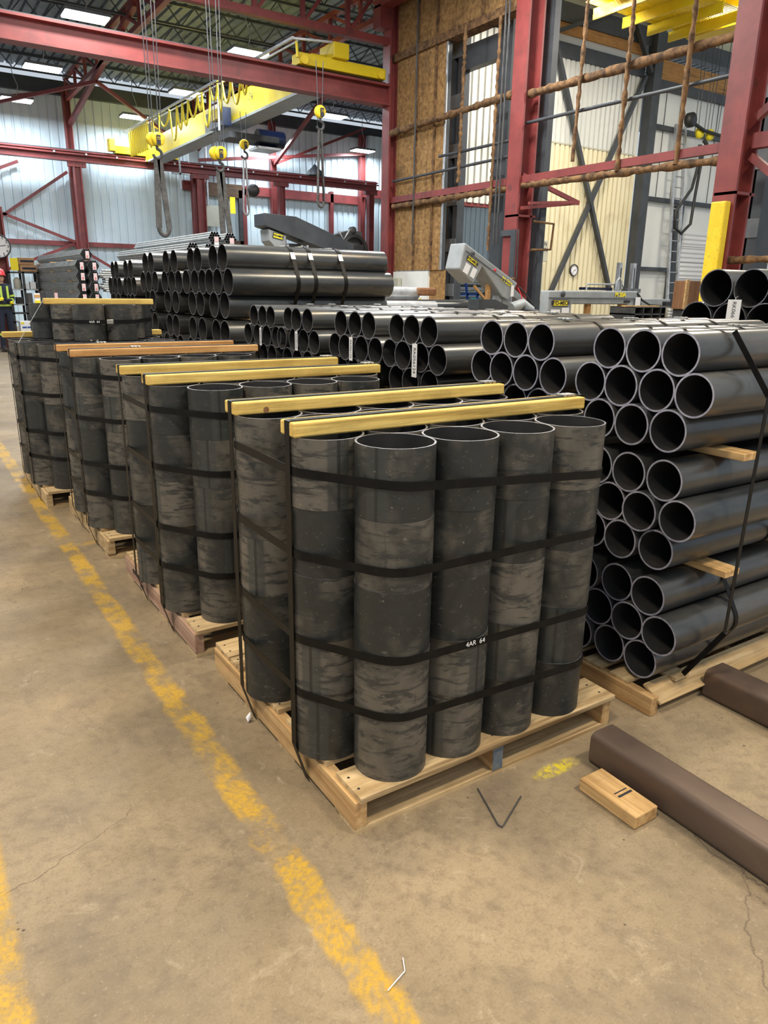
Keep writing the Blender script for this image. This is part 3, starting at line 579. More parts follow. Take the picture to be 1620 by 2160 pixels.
mt=MB(); mt.hollow((0,0,0),(0,0,SEG-.0008),RO,RI,'tube','rim','inner'); TUBE=mt.mesh('cut_tube')
LV=['bottom','fourth from top','middle','second from top','topmost']
hidden=MB()
def tube_bundle(x0,y0,pname,detail=True,zb=ZD,levels=5,seg=SEG,rows=5,me=TUBE,first=0,R_=RO,xo=.1811,yo=.0998,gname=None,lvn=None):
    cs=[]
    for r in range(rows):
        odd=(r+first)%2; n=5 if odd else 4
        for i in range(n):
            x=x0+xo+(i-(.5 if odd else 0))*2*R_; y=y0+yo+r*2*R_*math.sqrt(3)/2; cs.append((x,y))
            for k in range(levels):
                seen=(r==0) or (odd and i==0) or (k==levels-1) 
                jx,jy=random.uniform(-.0012,.0012),random.uniform(-.0012,.0012)
                if not seen:
                    hidden.hollow((x,y,zb+k*seg),(x,y,zb+(k+1)*seg-.0008),R_,R_-.0055,'tube','rim','inner',16); continue
                o=bpy.data.objects.new('cut_tube',me); C.objects.link(o); o.location=(x+jx,y+jy,zb+k*seg); o.rotation_euler.z=random.uniform(0,6.28)
                lv=(lvn or LV)[k]
                if levels==1: lab='cut tube, %s from left, %s row, %s'%(ORD[i],ORD[r] ,pname)
                elif r==0: lab='cut tube, %s, %s column of front row, %s'%(lv,['nearest corner','second','third','rightmost'][i],pname)
                elif odd and i==0: lab='cut tube, %s, left side column in row %s, %s'%(lv,ORD[r].replace('second','two').replace('fourth','four'),pname)
                else: lab='open tube top, %s from left in %s row on %s'%(ORD[i],ORD[r],pname)
                tag(o,lab,'steel tube',gname or ('cut steel tubes strapped on '+pname))
    return cs
def hull(pts):
    pts=sorted(set(pts)); 
    def half(p):
        h=[]
        for q in p:
            while len(h)>1 and (h[-1][0]-h[-2][0])*(q[1]-h[-2][1])-(h[-1][1]-h[-2][1])*(q[0]-h[-2][0])<=0: h.pop()
            h.append(q)
        return h[:-1]
    return half(pts)+half(pts[::-1])
def hstrap(cs,zf,label,hw=.0125,mark=None,seal=None,R_=RO,grp=None,lettered=None):
    pts=[(round(x+(R_+.0025)*math.cos(a),5),round(y+(R_+.0025)*math.sin(a),5)) for x,y in cs for a in [k*PI/36 for k in range(72)]]
    h=hull(pts); cx=sum(p[0] for p in h)/len(h); cy=sum(p[1] for p in h)/len(h); b=MB(); n=len(h); vs=[]
    for (x,y) in h:
        d=Vector((x-cx,y-cy)).normalized()*.0016; z=zf(x,y)
        vs+=[(x,y,z-hw),(x,y,z+hw),(x+d.x,y+d.y,z+hw),(x+d.x,y+d.y,z-hw)]
    fs=[]
    for i in range(n):
        a,c=4*i,4*((i+1)%n)
        for k in range(4): fs.append((a+k,a+(k+1)%4,c+(k+1)%4,c+k))
    b.add(vs,fs,'strap'); o=tag(b.build('strap'),label,'strap',grp)
    return o,h
def vstrap(x0,x1,y,zt,label,wd=.030,zb=ZD,out=.045,grp=None,sealx=None,xl=None,xr=None):
    t=thing('strap',label,'strap',(x0,y,.002),grp); b=MB()
    pts=[(x0-.002,.003),(x0-out,zb+.02),(x0-out,zt+.001),(x0-out+.006,zt+.0025)]
    pts+=[(x1+out*.4,zt+.0025),(x1+out*.5,zt-.005),(x1+.003,.1),(x1+.003,.003),(x0-.002,.003)]
    vs=[]; th=.0014
    for i,(x,z) in enumerate(pts):
        vs+=[(x,y-wd/2,z),(x,y+wd/2,z)]
    for i in range(len(pts)-2):
        a=2*i; b.add([vs[a],vs[a+1],vs[a+3],vs[a+2]],[(0,1,2,3)],'strap')
    o=b.build('band',t); so=o.modifiers.new('thick','SOLIDIFY'); so.thickness=th; so.offset=0
    s=MB(); sx=x1-.06 if sealx is None else sealx
    for k in range(3): s.box(sx+k*.02-.008,y-wd*.62,zt+.001,sx+k*.02+.008,y+wd*.62,zt+.010,'seal')
    s.build('seal',t,.002); return t
def lumber(x0,x1,y,z,label,mat='pine_x',wd=.088,h=.040,rz=0,knot=None,grp='pine beams laid across the tube bundles'):
    b=MB(); c=Vector(((x0+x1)/2,y+wd/2,z+h/2)); R=Matrix.Rotation(rz,3,'Z')
    b.box(x0,y,z,x1,y+wd,z+h,mat,R,c)
    o=b.build('wooden_beam',None,.005); tag(o,label,'wooden beam',grp)
    if knot:
        k=MB(); k.lathe((knot[0],y-.0006,z+knot[1]),[(0,0),(.010,0)],'brownbox',10,1); k.build('knot',o)
    return o
NM=['the front pallet','the second pallet','the third pallet','the farthest pallet']
PO=[(0,0),(-.03,1.26),(-.055,2.65),(-.18,3.87)]
PLB=['pale wooden pallet nearest the camera, blue paint on its middle stringer','pink tinted wooden pallet with black stamped numbers, second in line','whitish wooden pallet, third in the line of tube bundles','weathered wooden pallet at the far end of the line']
for i,(px,py) in enumerate(PO):
    pallet(px,py,PLB[i],['pal_y','pal_pink','pal_x','pal_x'][i],'pal_x',blue=(i==0),stamp='42342 ITM#7' if i==1 else None)
    cs=tube_bundle(px,py,NM[i]); zt=ZD+5*SEG
    zc=[(1.02,-.075),(.780,-.012),(.519,-.028),(.342,-.044)]
    for k,(z,sl) in enumerate(zc):
        o,h=hstrap(cs,(lambda x,y,z=z,sl=sl,px=px: z+sl*max(0,(x-px-.1))),'black horizontal strap, %s from top, around the tubes on %s'%(['first','second','third','lowest'][k].replace('lowest','fourth'),NM[i]),grp='black straps around '+NM[i])
        if i==0 and k==2:
            text('lettering','4AR  64',(px+.40,py-.0155,.512),.022,(1,0,-.028),(0,0,1),'white',o,ext=.0002)
        if i in (1,2) and k in (0,1):
            text('lettering','4AR  64',(px+(.30 if k else .38),py-.0155,z-.004),.022,(1,0,0),(0,0,1),'white',o,ext=.0002)
        if i in (1,3) and k==2:
            text('lettering','4AR  64',(px+.30,py-.0155,z-.004),.020,(1,0,0),(0,0,1),'white',o,ext=.0002)
    if i<3:
        ya,yb=[(.25,.662),(.25,.662),(.25,.655)][i]; m_=['pine_x','pine_x','pine_o'][i]; wds=['yellow pine','pale yellow pine','reddish pine'][i]
        lumber(px-.045,px+1.07,py+ya,zt,'%s beam across the tube tops, front one on %s'%(wds,NM[i]),m_,knot=None)
        lumber(px-.045,px+1.07,py+yb,zt,'%s beam across the tube tops, rear one on %s'%(wds,NM[i]),m_,knot=(px+.06,.012) if i==0 else None)
        for q,y in enumerate((py+ya+.044,py+yb+.044)):
            vstrap(px,px+PW,y,zt+.040,'black vertical strap over the %s beam and under %s'%(['front','rear'][q],NM[i]),sealx=px+(1.0 if i<2 else .3-.1*q),grp='black vertical straps over the pallet loads')
    else:
        lumber(px-.045,px+1.14,4.735,zt,'pale pine beam behind the extra tube layer on the farthest pallet','pine_x',.08)
        vstrap(px,px+PW,4.545,zt,'black vertical strap at the back of the farthest pallet',sealx=px+.9,grp='black vertical straps over the pallet loads')
        vstrap(px,px+PW,4.13,zt,'black vertical strap at the front of the farthest pallet',sealx=px+.45,grp='black vertical straps over the pallet loads')
# extra layer of taller tubes on the farthest pallet
zt=ZD+5*SEG; mt=MB(); mt.hollow((0,0,0),(0,0,.2455),RO,RI,'tube','rim','inner'); TALL=mt.mesh('tall_tube'); cs=[]
for r,(n,xs,y) in enumerate(((2,.29,4.22),(3,.18,4.41),(4,.07,4.60))):
    for i in range(n):
        x=xs+i*D; cs.append((x,y)); o=bpy.data.objects.new('cut_tube',TALL); C.objects.link(o); o.location=(x,y,zt+.0035); o.rotation_euler.z=random.uniform(0,6)
        tag(o,'taller tube, %s from left in %s row of the extra top layer'%(ORD[i],ORD[r]),'steel tube','taller tubes in the extra layer on the farthest pallet')
o,h=hstrap(cs,lambda x,y: zt+.135,'black strap with a bright seal around the extra tube layer',grp=None)
text('lettering','4AR  64',(.30,4.102,zt+.135),.022,(1,0,0),(0,0,1),'white',o,ext=.0002)
b=MB(); b.box(.385,4.098,zt+.12,.43,4.11,zt+.15,'seal'); b.build('seal',o,.002)
lumber(.03,.80,4.36,zt+.249,'short pine beam on top of the extra tube layer','pine_x',.085,.040)
b=MB(); b.tube([(.035,4.40,zt+.29),(-.21,4.06,zt+.004)],.0018,'steel',6); tag(b.build('wire'),'thin bright wire slanting down left from the short top beam','wire')
b=MB(); b.tube([(.79,4.40,zt+.29),(.98,4.5,zt-.1)],.0018,'rack',6); tag(b.build('wire'),'thin dark wire slanting down right from the short top beam','wire')
o=hidden.build('cut_tubes'); o['kind']='stuff'; tag(o,'cut steel tubes packed out of sight inside the pallet loads','steel tubes')
# ------------------------------------------------------------------ long pipe bundles behind the pallets
def hexrows(n0): return {3:(3,4,3),2:(2,3,2)}[n0]
rest={}
def pipe_bundle(xe,ln,yc,z0,R_,n0,me,label,group,seen=True,k_='pipe'):
    """ends at x=xe, bundle centred on yc, lowest pipe centres at z0; returns list of centres"""
    cs=[]
    for r,n in enumerate(hexrows(n0)):
        for i in range(n):
            y=yc+(i-(n-1)/2)*2*R_; z=z0+r*R_*math.sqrt(3); cs.append((y,z))
            if not seen:
                rest.setdefault('m',MB()).hollow((xe,y,z),(xe+ln,y,z),R_-.0004,R_-.006,'pipe','rim','inner',20); continue
            o=bpy.data.objects.new('steel_pipe',me); C.objects.link(o); o.location=(xe+random.uniform(-.012,.012),y,z); o.rotation_euler.x=random.uniform(-.4,.4)
            tag(o,'dark pipe, %s from right, %s row, %s'%(ORD[i],['bottom','middle','top'][r],label),'steel pipe',group)
    return cs
def pipe_mesh(R_,ln,th,rim='rim'):
    b=MB(); b.hollow((0,0,0),(ln,0,0),R_-.0003,R_-th,'pipe',rim,'inner',56); return b.mesh('pipe_mesh')
def yzstrap(cs,R_,x,wd,label,grp,xl=None,seal=None,white=0):
    pts=[(round(y+(R_+.002)*math.cos(a),5),round(z+(R_+.002)*math.sin(a),5)) for y,z in cs for a in [k*PI/45 for k in range(90)]]
    h=hull(pts); cy=sum(p[0] for p in h)/len(h); cz=sum(p[1] for p in h)/len(h); b=MB(); vs=[]; n=len(h)
    for y,z in h:
        d=Vector((y-cy,z-cz)).normalized()*.0018; vs+=[(x,y,z),(x+wd,y,z),(x+wd,y+d.x,z+d.y),(x,y+d.x,z+d.y)]
    b.add(vs,[(4*i+k,4*i+(k+1)%4,4*((i+1)%n)+(k+1)%4,4*((i+1)%n)+k) for i in range(n) for k in range(4)],'strap')
    o=tag(b.build('strap'),label,'strap',grp); zt=max(z for y,z in h); yy=[y for y,z in h if z>zt-.004]
    s=MB(); ys=sum(yy)/len(yy)-.03
    for k in range(3): s.box(x-.006,ys+k*.024,zt,x+wd+.006,ys+k*.024+.018,zt+.009,'seal')
    s.build('seal',o,.002)
    if white:
        s=MB(); y0=min(y for y,z in h if z>zt-.1); 
        q=sorted([p for p in h if p[0]<cy and p[1]>cz],key=lambda p:-p[1])
        u_,v_=max(zip(q[:-1],q[1:]),key=lambda g: g[0][1]-g[1][1]); u_=Vector(u_); v_=Vector(v_); nrm=Vector((v_.y-u_.y,u_.x-v_.x)).normalized(); 
        if nrm.x>0: nrm=-nrm
        A=u_.lerp(v_,.0)+nrm*.004; B=u_.lerp(v_,.30)+nrm*.004
        s.bar((x+wd/2,A.x,A.y),(x+wd/2,B.x,B.y),wd*1.25,.002,'white',(0,0,1)); s.build('label',o)
    return o
RS=.0745; ROWH=RS*math.sqrt(3); TIER=2*ROWH+2*RS+.028; Z0=.180
def tierz(k): return Z0+k*TIER
PA=pipe_mesh(RS,1.62,.0068,'rimw'); PB=pipe_mesh(RS,1.50,.0068,'rimw'); PM=pipe_mesh(RS,1.27,.0060)
# near right stack of three bundles
tn=['bottom','middle','top']
for k in range(3):
    cs=pipe_bundle(1.28,1.62,.205,tierz(k),RS,3,PA,'%s bundle, nearest stack'%tn[k],'pipes of the nearest stack, %s bundle'%tn[k])
    if k<2:
        for j,x in enumerate((1.50,2.05)):
            z=tierz(k)+2*ROWH+RS+.0005
            b=MB(); b.box(x,-.10 if j==0 else -.06,z,x+.088,.50,z+.0265,'blk'); tag(b.build('spacer_block',None,.003),'pine spacer between %s bundles, nearest stack, %s one'%(['the lower two','the upper two'][k],['left','right'][j]),'spacer block','pine spacers in the nearest pipe stack')
    if k==0:
        yzstrap(cs,RS,1.62,.022,'black strap around the bottom bundle of the nearest pipe stack','straps on the nearest pipe stack')
    if k==2: yzstrap(cs,RS,1.83,.020,'bright edged strap around the top bundle of the nearest stack','straps on the nearest pipe stack'); yzstrap(cs,RS,2.10,.020,'second strap around the top bundle of the nearest stack','straps on the nearest pipe stack')
    if k==1: yzstrap(cs,RS,1.9,.020,'black strap around the middle bundle of the nearest stack','straps on the nearest pipe stack')
b=MB(); zt=tierz(2)+2*ROWH+RS
b.bar((1.46,-.155,.33),(1.49,-.155,1.18),.020,.0018,'strap',(0,1,0)); b.bar((1.49,-.155,1.18),(1.49,-.0,zt),.020,.0018,'strap',(1,0,0)); b.bar((1.49,-.0,zt+.003),(1.49,.41,zt+.003),.020,.0018,'strap'); b.bar((1.46,-.155,.33),(1.44,-.03,.11),.02,.0018,'strap',(1,0,0))
tag(b.build('strap'),'long black vertical strap down the front side of the nearest pipe stack','strap','straps on the nearest pipe stack')
# its pallet
t=thing('pallet','long pale pallet carrying the nearest pipe stack','pallet',(1.9,.2,0))
for i,x in enumerate((1.24,1.84,2.75)):
    b=MB(); b.box(x,-.05 if i==0 else -.02,.0,x+.04,.78,.075,'pal_y'); b.build('stringer',t,.003)
for y,zz in ((-.045,0),(.26,0),(.6,0)):
    b=MB(); 
    b.box(1.24+.04,y,.0,2.79,y+.12,.012,'pal_x'); b.build('bottom_board',t)
b=MB(); R=Matrix.Rotation(math.radians(28),3,'X'); b.box(1.27,-.075,.080,2.82,.02,.092,'pal_x',R,Vector((2,.0,.085))); b.build('deck_board',t,.002)
for y in (.07,.20,.34,.5,.65):
    b=MB(); b.box(1.25,y,.0755,2.80,y+.09,.0885,'pal_x'); b.build('deck_board',t,.002)
for k in range(2):
    b=MB(); b.box(1.29+k*.1,-.02,.0885,1.33+k*.1,.42,.1045,'pal_y'); 
for x in (1.40,2.1,2.7):
    b=MB(); b.box(x,-.03,.0885,x+.08,.52,.1048,'pal_x'); b.build('cross_board',t,.002)
# second stack and the four farther ones
def stack(yc,xe,ln,me,R_,n0,tiers_seen,ntier,z0,tier,label,gx):
    rh=R_*math.sqrt(3)
    for k in range(ntier):
        sn=k>=ntier-tiers_seen
        cs=pipe_bundle(xe,ln,yc,z0+k*tier,R_,n0,me,(tn[k-ntier+3]+' bundle, '+label),'pipes of the '+label,sn)
        if k<ntier-1:
            b=MB()
            for x in (xe+.2,xe+ln-.35): 
                z=z0+k*tier+2*rh+R_; b.box(x,yc-n0*R_*1.15,z+.0004,x+.085,yc+n0*R_*1.15,z0+(k+1)*tier-R_-.0004,'blk')
            o=b.build('spacer_boards'); tag(o,'thin wooden spacer boards above the %s bundle, %s'%(tn[k],label),'spacer boards')
    b=MB()
    for x in (xe+.15,xe+ln-.4): b.box(x,yc-n0*R_*1.4,0,x+.1,yc+n0*R_*1.4,z0-R_-.0003,'blk')
    tag(b.build('base_blocks'),'wooden base blocks under the '+label,'base blocks')
    return cs
NAMES=['%s pipe stack from right'%q for q in ORD[1:]]
YC=[.835,1.59,2.175,2.88,3.44]
for i,yc in enumerate(YC):
    cs=stack(yc,1.28,1.50 if i==0 else 1.27,PB if i==0 else PM,RS,3,1,3,Z0,TIER,NAMES[i],0)
    for j,x in enumerate((1.62,1.80,2.2) if i else (1.55,1.98,2.35)):
        yzstrap(cs,RS,x+.04*(i%3),.016,'black strap, %s from pipe ends, on the %s'%(ORD[j],NAMES[i]),'black straps on the '+NAMES[i])
def wtag(x,y,z,h,wd,body,label,rx=0,sz=.03):
    t=thing('paper_tag',label,'paper tag',(x,y,z)); b=MB(); b.box(x-.001,y-wd/2,z-h,x+.0005,y+wd/2,z,'white'); b.build('paper',t)
    b=MB(); b.tube([(x,y,z-.004),(x+.01,y,z+.012),(x+.03,y,z+.02)],.0015,'steel',5); b.build('tie_wire',t)
    text('handwriting',body,(x-.0018,y,z-h/2),sz,(0,0,-1),(0,-1,0),'ink',t,ext=.0001); return t
wtag(1.262,1.545,1.245,.165,.042,'RK056124','largest hanging white tag with handwriting, on the third pipe stack')
wtag(1.262,2.17,1.24,.13,.036,'RK056124','white handwritten tag second from the right, before the fourth stack',0,.024)
wtag(1.262,2.86,1.235,.12,.036,'RK056124','white handwritten tag third from the right, before the fifth stack',0,.022)
wtag(1.262,3.42,1.23,.12,.032,'RK056124','small white tag at the left, before the sixth stack',0,.022)
# large pipe stacks farther left
RL=.1095; rl=RL*math.sqrt(3); PL_=pipe_mesh(RL,1.57,.006); z0L=.13; TL=2*rl+2*RL+.0135
LN=['nearest large stack','second large stack','third large stack','fourth large stack']
XE=[1.47,1.50,1.50,1.50]
for i,yc in enumerate((4.74,5.40,6.12,6.86)):
    rr=3
    for k in range(3):
        cs=pipe_bundle(XE[i],1.57,yc,z0L+k*TL,RL,2,PL_,tn[k]+' bundle, '+LN[i],'pipes of the '+LN[i],k==2 or (k==1 and i<3))
        z=z0L+k*TL-RL; hgt=.0127 if k else z
        b=MB()
        for x in (XE[i]+.2,XE[i]+1.1): b.box(x,yc-.24,(z-hgt+.0004) if k else 0,x+.09,yc+.24,z-.0004,'blk')
        tag(b.build('spacer_boards'),'wooden boards under the %s bundle, %s'%(tn[k],LN[i]),'spacer boards')
        if k>0:
            for j,x in enumerate((2.05,2.22,2.52)): yzstrap(cs,RL,x+XE[i]-1.47,.034,'black strap, %s from pipe ends, %s bundle of %s'%(ORD[j],tn[k],LN[i]),'black straps on the '+LN[i],white=(k==2 and i==0))
# sixth column: small far group
PF=pipe_mesh(RL,1.9,.006)
for i,yc in enumerate((7.85,8.55)):
    for k in range(3):
        pipe_bundle(1.55,1.9,yc,z0L+k*(TL-.025),RL,2,PF,tn[k]+' bundle, '+['fifth','sixth'][i]+' large pipe stack','pipes of the far large stacks',k==2)
        b=MB(); z=z0L+k*(TL-.025)-RL
        if k==0:
            for x in (1.8,2.9): b.box(x,yc-.24,0,x+.09,yc+.24,z-.0004,'blk')
            tag(b.build('base_blocks'),'base blocks under the %s large pipe stack'%['fifth','sixth'][i],'base blocks')
o=rest['m'].build('steel_pipes'); o['kind']='stuff'; tag(o,'dark steel pipes of the lower bundles, hidden behind the tube pallets','steel pipes')
# upper right pipe stack, behind the nearest one
PR=pipe_mesh(RL,2.2,.006)
cs=pipe_bundle(3.33,2.2,1.09,1.54-2*rl,RL,3,PR,'the stack with the big tag, top right','pipes of the top right stack')
RRz=1.54-2*rl-RL
t=thing('cradle','dark steel cradle under the top right pipe stack','cradle',(4.3,1.2,0)); b=MB()
for x in (3.6,4.9): b.box(x,.7,RRz-.08,x+.1,1.7,RRz-.0005,'rack'); b.box(x,.7,0,x+.1,.8,RRz-.08,'rack'); b.box(x,1.6,0,x+.1,1.7,RRz-.08,'rack')
b.build('frame',t)
wtag(3.27,1.14,1.475,.165,.085,'RK066125','big white handwritten tag on the top right pipe stack',0,.034)
b=MB(); b.tube([(3.27,1.14,1.475),(3.30,1.14,1.52)],.002,'steel',5)
# a few loose round tubes between the large stack and the saws
def simple_pipes(lst,R_,label,mat='pipe',grp=None):
    for i,(x0,x1,y,z) in enumerate(lst):
        b=MB(); b.hollow((x0,y,z),(x1,y,z),R_,R_-.008,mat,'rim','inner',32); tag(b.build('steel_pipe'),label[i],'steel pipe',grp)
simple_pipes([(3.3,6.0,8.2,1.455),(3.3,6.2,8.0,1.25),(3.3,6.2,8.22,1.25),(3.3,6.2,8.1,1.06)],.095,['light steel pipe lying topmost right of the large pipe stack','light steel pipe below the topmost one, near side','light steel pipe below the topmost one, far side','lowest light steel pipe right of the large stack'],'steel')
simple_pipes([(6.9,11.0,10.6,1.20)],.13,['long dark pipe lying before the tilted saw'],'pipe')
simple_pipes([(10.5,11.4,11.3,1.20),(10.5,11.4,11.6,1.20)],.10,['short pipe between the two grey saws, near side','short pipe between the two grey saws, far side'],'pipe')
b=MB(); b.box(5.95,8.0,1.42,6.25,8.3,1.54,'brownbox'); tag(b.build('brown_block',None,.03),'brown rusted block at the end of the light steel pipe','block')
b=MB()
for x in (3.8,5.6): b.box(x,7.85,0,x+.1,8.4,.96,'rack')
tag(b.build('pipe_stand'),'dark stand under the light steel pipes','stand')
b=MB()
for x in (7.2,8.2,9.2): b.box(x,10.45,0,x+.15,10.75,1.07,'rack')
tag(b.build('roller_stand'),'dark roller stand under the long dark pipe','stand')
b=MB(); b.box(10.7,11.15,0,11.2,11.75,1.10,'rack'); tag(b.build('roller_stand'),'dark stand between the two grey saws','stand')
# hexagonal bundles of thin tubes, far left
def thin_bundle(x,y0,y1,z,r,label,grp,rings=3,flat='pipe',nn=10):
    b=MB()
    for q in range(-rings,rings+1):
        for s in range(-rings,rings+1):
            if abs(q+s)<=rings:
                b.hollow((x+(q+s/2)*2*r,y0,z+s*r*math.sqrt(3)),(x+(q+s/2)*2*r,y1,z+s*r*math.sqrt(3)),r*.98,r*.8,flat,'rack','black',nn)
    return tag(b.build('tube_bundle'),label,'tube bundle',grp)
MT['thin']=pm('thin_tube_steel',(.30,.32,.33),(.46,.48,.48),8,.45,.1)
g='hexagonal bundles of thin tubes stacked at the left'
for k in range(6):
    z=2.06-.195*k
    if k==0: thin_bundle(2.39,14,19,z,.0155,'topmost hexagonal bundle of thin tubes at left',g,3,'thin')
    else:
        thin_bundle(2.27,14,19,z-.01,.0155,'hexagonal thin tube bundle, left of pair, %s row from the top'%ORD[k],g,3,'thin'); thin_bundle(2.50,14,19,z-.01,.0155,'hexagonal thin tube bundle, right of pair, %s row from the top'%ORD[k],g,3,'thin')
    b=MB()
    for y in (14.6,16.4,18.2): b.box(2.14,y,z-.113+ -.0,2.62,y+.09,z-.0955,'blk')
    if k<5: tag(b.build('spacer_boards'),'pine spacers under the %s row of thin tube bundles'%ORD[k],'spacer boards')
for k,(x,z) in enumerate([(2.39,2.06)]+[(xx,2.05-.195*j) for j in range(1,5) for xx in (2.27,2.50)]):
    b=MB(); b.box(x-.02,13.97,z-.075,x+.045,13.975,z+.055,'white'); t=b.build('bundle_tag'); b=MB(); b.box(x-.018,13.965,z+.01,x+.043,13.969,z+.052,'pink'); 
    for q in range(4): b.box(x-.008,13.965,z-.02-q*.014,x+.033,13.968,z-.014-q*.014,'signred')
    b.build('print',t); tag(t,'small pink and white tag on thin tube bundle, '+('topmost' if k==0 else '%s column, %s row'%(['left','right'][(k-1)%2],ORD[(k+1)//2])),'tag','pink and white bundle tags')
b=MB()
for y in (14.6,16.4,18.2): b.box(2.1,y,0,2.66,y+.12,.96,'rack')
tag(b.build('bundle_stand'),'dark stand under the thin tube bundles','stand')
# bundles lying above the large pipe stacks
g='thin pipe bundles lying above the large pipe stacks'
for k,(x,z,l) in enumerate([(3.45,2.22,'thin pipe bundle, upper left, above the large pipe stacks'),(3.70,2.21,'thin pipe bundle, upper right, above the large pipe stacks'),(3.10,2.045,'thin pipe bundle, lower left, above the large pipe stacks'),(3.36,2.035,'thin pipe bundle, lower middle, above the large pipe stacks'),(3.62,2.035,'thin pipe bundle, lower right, above the large pipe stacks')]):
    thin_bundle(x,10.0,14.2,z,.0205,l,g,2,'thin')
    if k in (0,1,3):
        b=MB(); b.box(x-.02,9.97,z-.10,x+.05,9.975,z+.02,'white'); t=b.build('bundle_tag'); b=MB(); b.box(x-.018,9.965,z-.05,x+.048,9.969,z+.018,'pink'); b.build('print',t); tag(t,'pink and white tag on the %s thin pipe bundle'%['upper left','upper right','','lower middle'][k],'tag','pink and white tags above the large stacks')
b=MB()
for y in (10.4,12.2,13.8): 
    b.box(2.9,y,0,3.0,y+.1,1.92,'rack'); b.box(3.85,y,0,3.95,y+.1,1.92,'rack'); b.box(2.9,y,1.82,3.95,y+.1,1.94,'rack')
tag(b.build('storage_rack'),'dark rack carrying the thin pipe bundles','rack')
# small lateral bundles between
for k,z in enumerate((1.66,1.48)):
    b=MB()
    for j in range(5):
        for i in range(4): b.hollow((2.08+.05*abs(2-j)*.6,11.6+i*.07,z+.035*(j-2)),(3.2,11.6+i*.07,z+.035*(j-2)),.017,.012,'thin','rim','black',10)
    tag(b.build('tube_bundle'),'small side-on bundle of thin tubes, %s one, left of large stacks'%['upper','lower'][k],'tube bundle')
b=MB(); b.box(2.3,11.5,0,2.5,12,1.40,'rack'); b.box(2.3,11.55,1.553,2.4,11.9,1.588,'blk'); tag(b.build('stand'),'dark stand under the side-on thin tube bundles','stand')
# ------------------------------------------------------------------ band saws
def label_plate(t,c,w_,h,ang,y,txt,size,mat='labely'):
    R=Matrix.Rotation(-ang,3,'Y'); c=Vector((c[0],y,c[1])); b=MB(); b.cbox(c,w_+.03,.006,h+.03,'ink',R); b.cbox(c-Vector((0,.004,0)),w_,.004,h,mat,R); b.build('label_plate',t,.0)
    x=R@Vector((1,0,0)); z=R@Vector((0,0,1)); text('lettering',txt,c-Vector((0,.008,0)),size,x,z,'ink',t,bold=.004)
t=thing('band_saw','light grey horizontal band saw, head level, before the cream ribbed wall','band saw',(13,11.1,0))
b=MB(); b.prism([(11.47,.95),(11.47,1.54),(14.46,1.56),(14.62,1.47),(14.80,.9),(14.3,.9),(14.12,1.25),(12.22,1.25),(12.22,.95)],1,10.8,11.08,'sgrey'); b.build('saw_head',t,.03)
b=MB(); b.box(11.46,10.77,1.38,14.46,10.80,1.40,'mgrey'); b.box(14.0,10.78,1.29,14.2,10.8,1.34,'black'); b.build('trim_line',t)
b=MB(); b.lathe((11.9,10.79,1.47),[(0,-.01),(.07,-.01),(.07,0)],'dgrey',20,1); b.build('hole_cover',t)
label_plate(t,(11.84,1.27),.46,.11,0,10.785,'HYD-MECH',.115)
text('lettering','M 20A',(13.84,10.785,1.47),.14,(1,0,0),(0,0,1),'labely',t,bold=.006)
for q in ((11.56,10.785,.98,11.84,10.79,1.13),(11.9,10.785,.98,12.13,10.79,1.17),(14.38,10.74,1.17,14.53,10.77,1.42)): b=MB(); b.box(*q,'white'); b.build('paper_notice',t)
b=MB(); b.box(14.75,10.9,1.15,15.9,11.3,1.38,'sgrey'); b.box(11.6,11.4,-.265,15.0,12.0,.9,'mgrey'); b.box(12.2,11.0,.3,15.0,11.4,.85,'dgrey'); b.box(11.5,10.9,-.265,12.1,11.5,.95,'mgrey'); b.box(14.3,10.85,-.265,14.9,11.5,.9,'mgrey'); b.build('base',t,.01)
SAW2=t
b=MB(); b.box(12.95,11.1,1.57,13.9,11.3,1.63,'bluep'); b.tube([(12.93,11.05,1.57),(12.95,11.05,1.70),(13.9,11.05,1.71),(13.9,11.05,1.57)],.02,'sgrey',8); b.tube([(13.85,10.95,1.58),(13.86,10.95,1.78),(13.93,10.95,1.85),(14.0,10.95,1.78),(14.02,10.95,1.58)],.03,'sgrey',8); b.build('top_cylinder',t)
b=MB(); b.box(14.20,11.2,1.4,14.3,11.3,2.22,'steel'); b.box(14.70,11.2,1.4,14.82,11.3,2.22,'steel'); b.box(14.45,11.1,1.52,14.95,11.3,1.62,'mgrey'); b.build('guide_post',t)
b=MB(); b.tube([(14.2,11.15,2.1),(14.15,11.1,1.8),(14.2,11.0,1.6),(14.45,10.9,1.5)],.014,'black',6); b.tube([(14.45,10.8,1.52),(14.6,10.75,1.35),(14.9,10.75,1.24),(15.4,10.8,1.22)],.024,'black',6); b.tube([(14.7,11.15,2.1),(14.65,11.1,1.8),(14.55,11.0,1.55)],.014,'black',6); b.box(15.6,10.8,1.22,16.0,11.0,1.32,'black'); b.build('hose',t)
b=MB(); b.box(12.85,10.9,.9,12.98,11.0,1.25,'pine_o'); b.box(14.02,10.9,.95,14.12,11.0,1.25,'pine_o'); b.build('support_post',t)
t=thing('control_panel','beige sloping control console with red button under grey saw','control console',(13.4,10.2,0)); b=MB(); b.prism([(12.95,.55),(12.95,.92),(13.2,1.07),(14.1,1.07),(14.1,.55)],1,10.05,10.4,'beige'); b.box(13.2,10.1,-.265,13.8,10.4,.55,'beige'); b.build('cabinet',t,.01)
CON=t
b=MB(); b.box(13.45,10.035,.92,13.98,10.05,1.05,'dgrey'); b.lathe((13.15,10.04,.95),[(0,-.01),(.04,-.01),(.04,0)],'ink',12,1); b.build('button_plate',t)
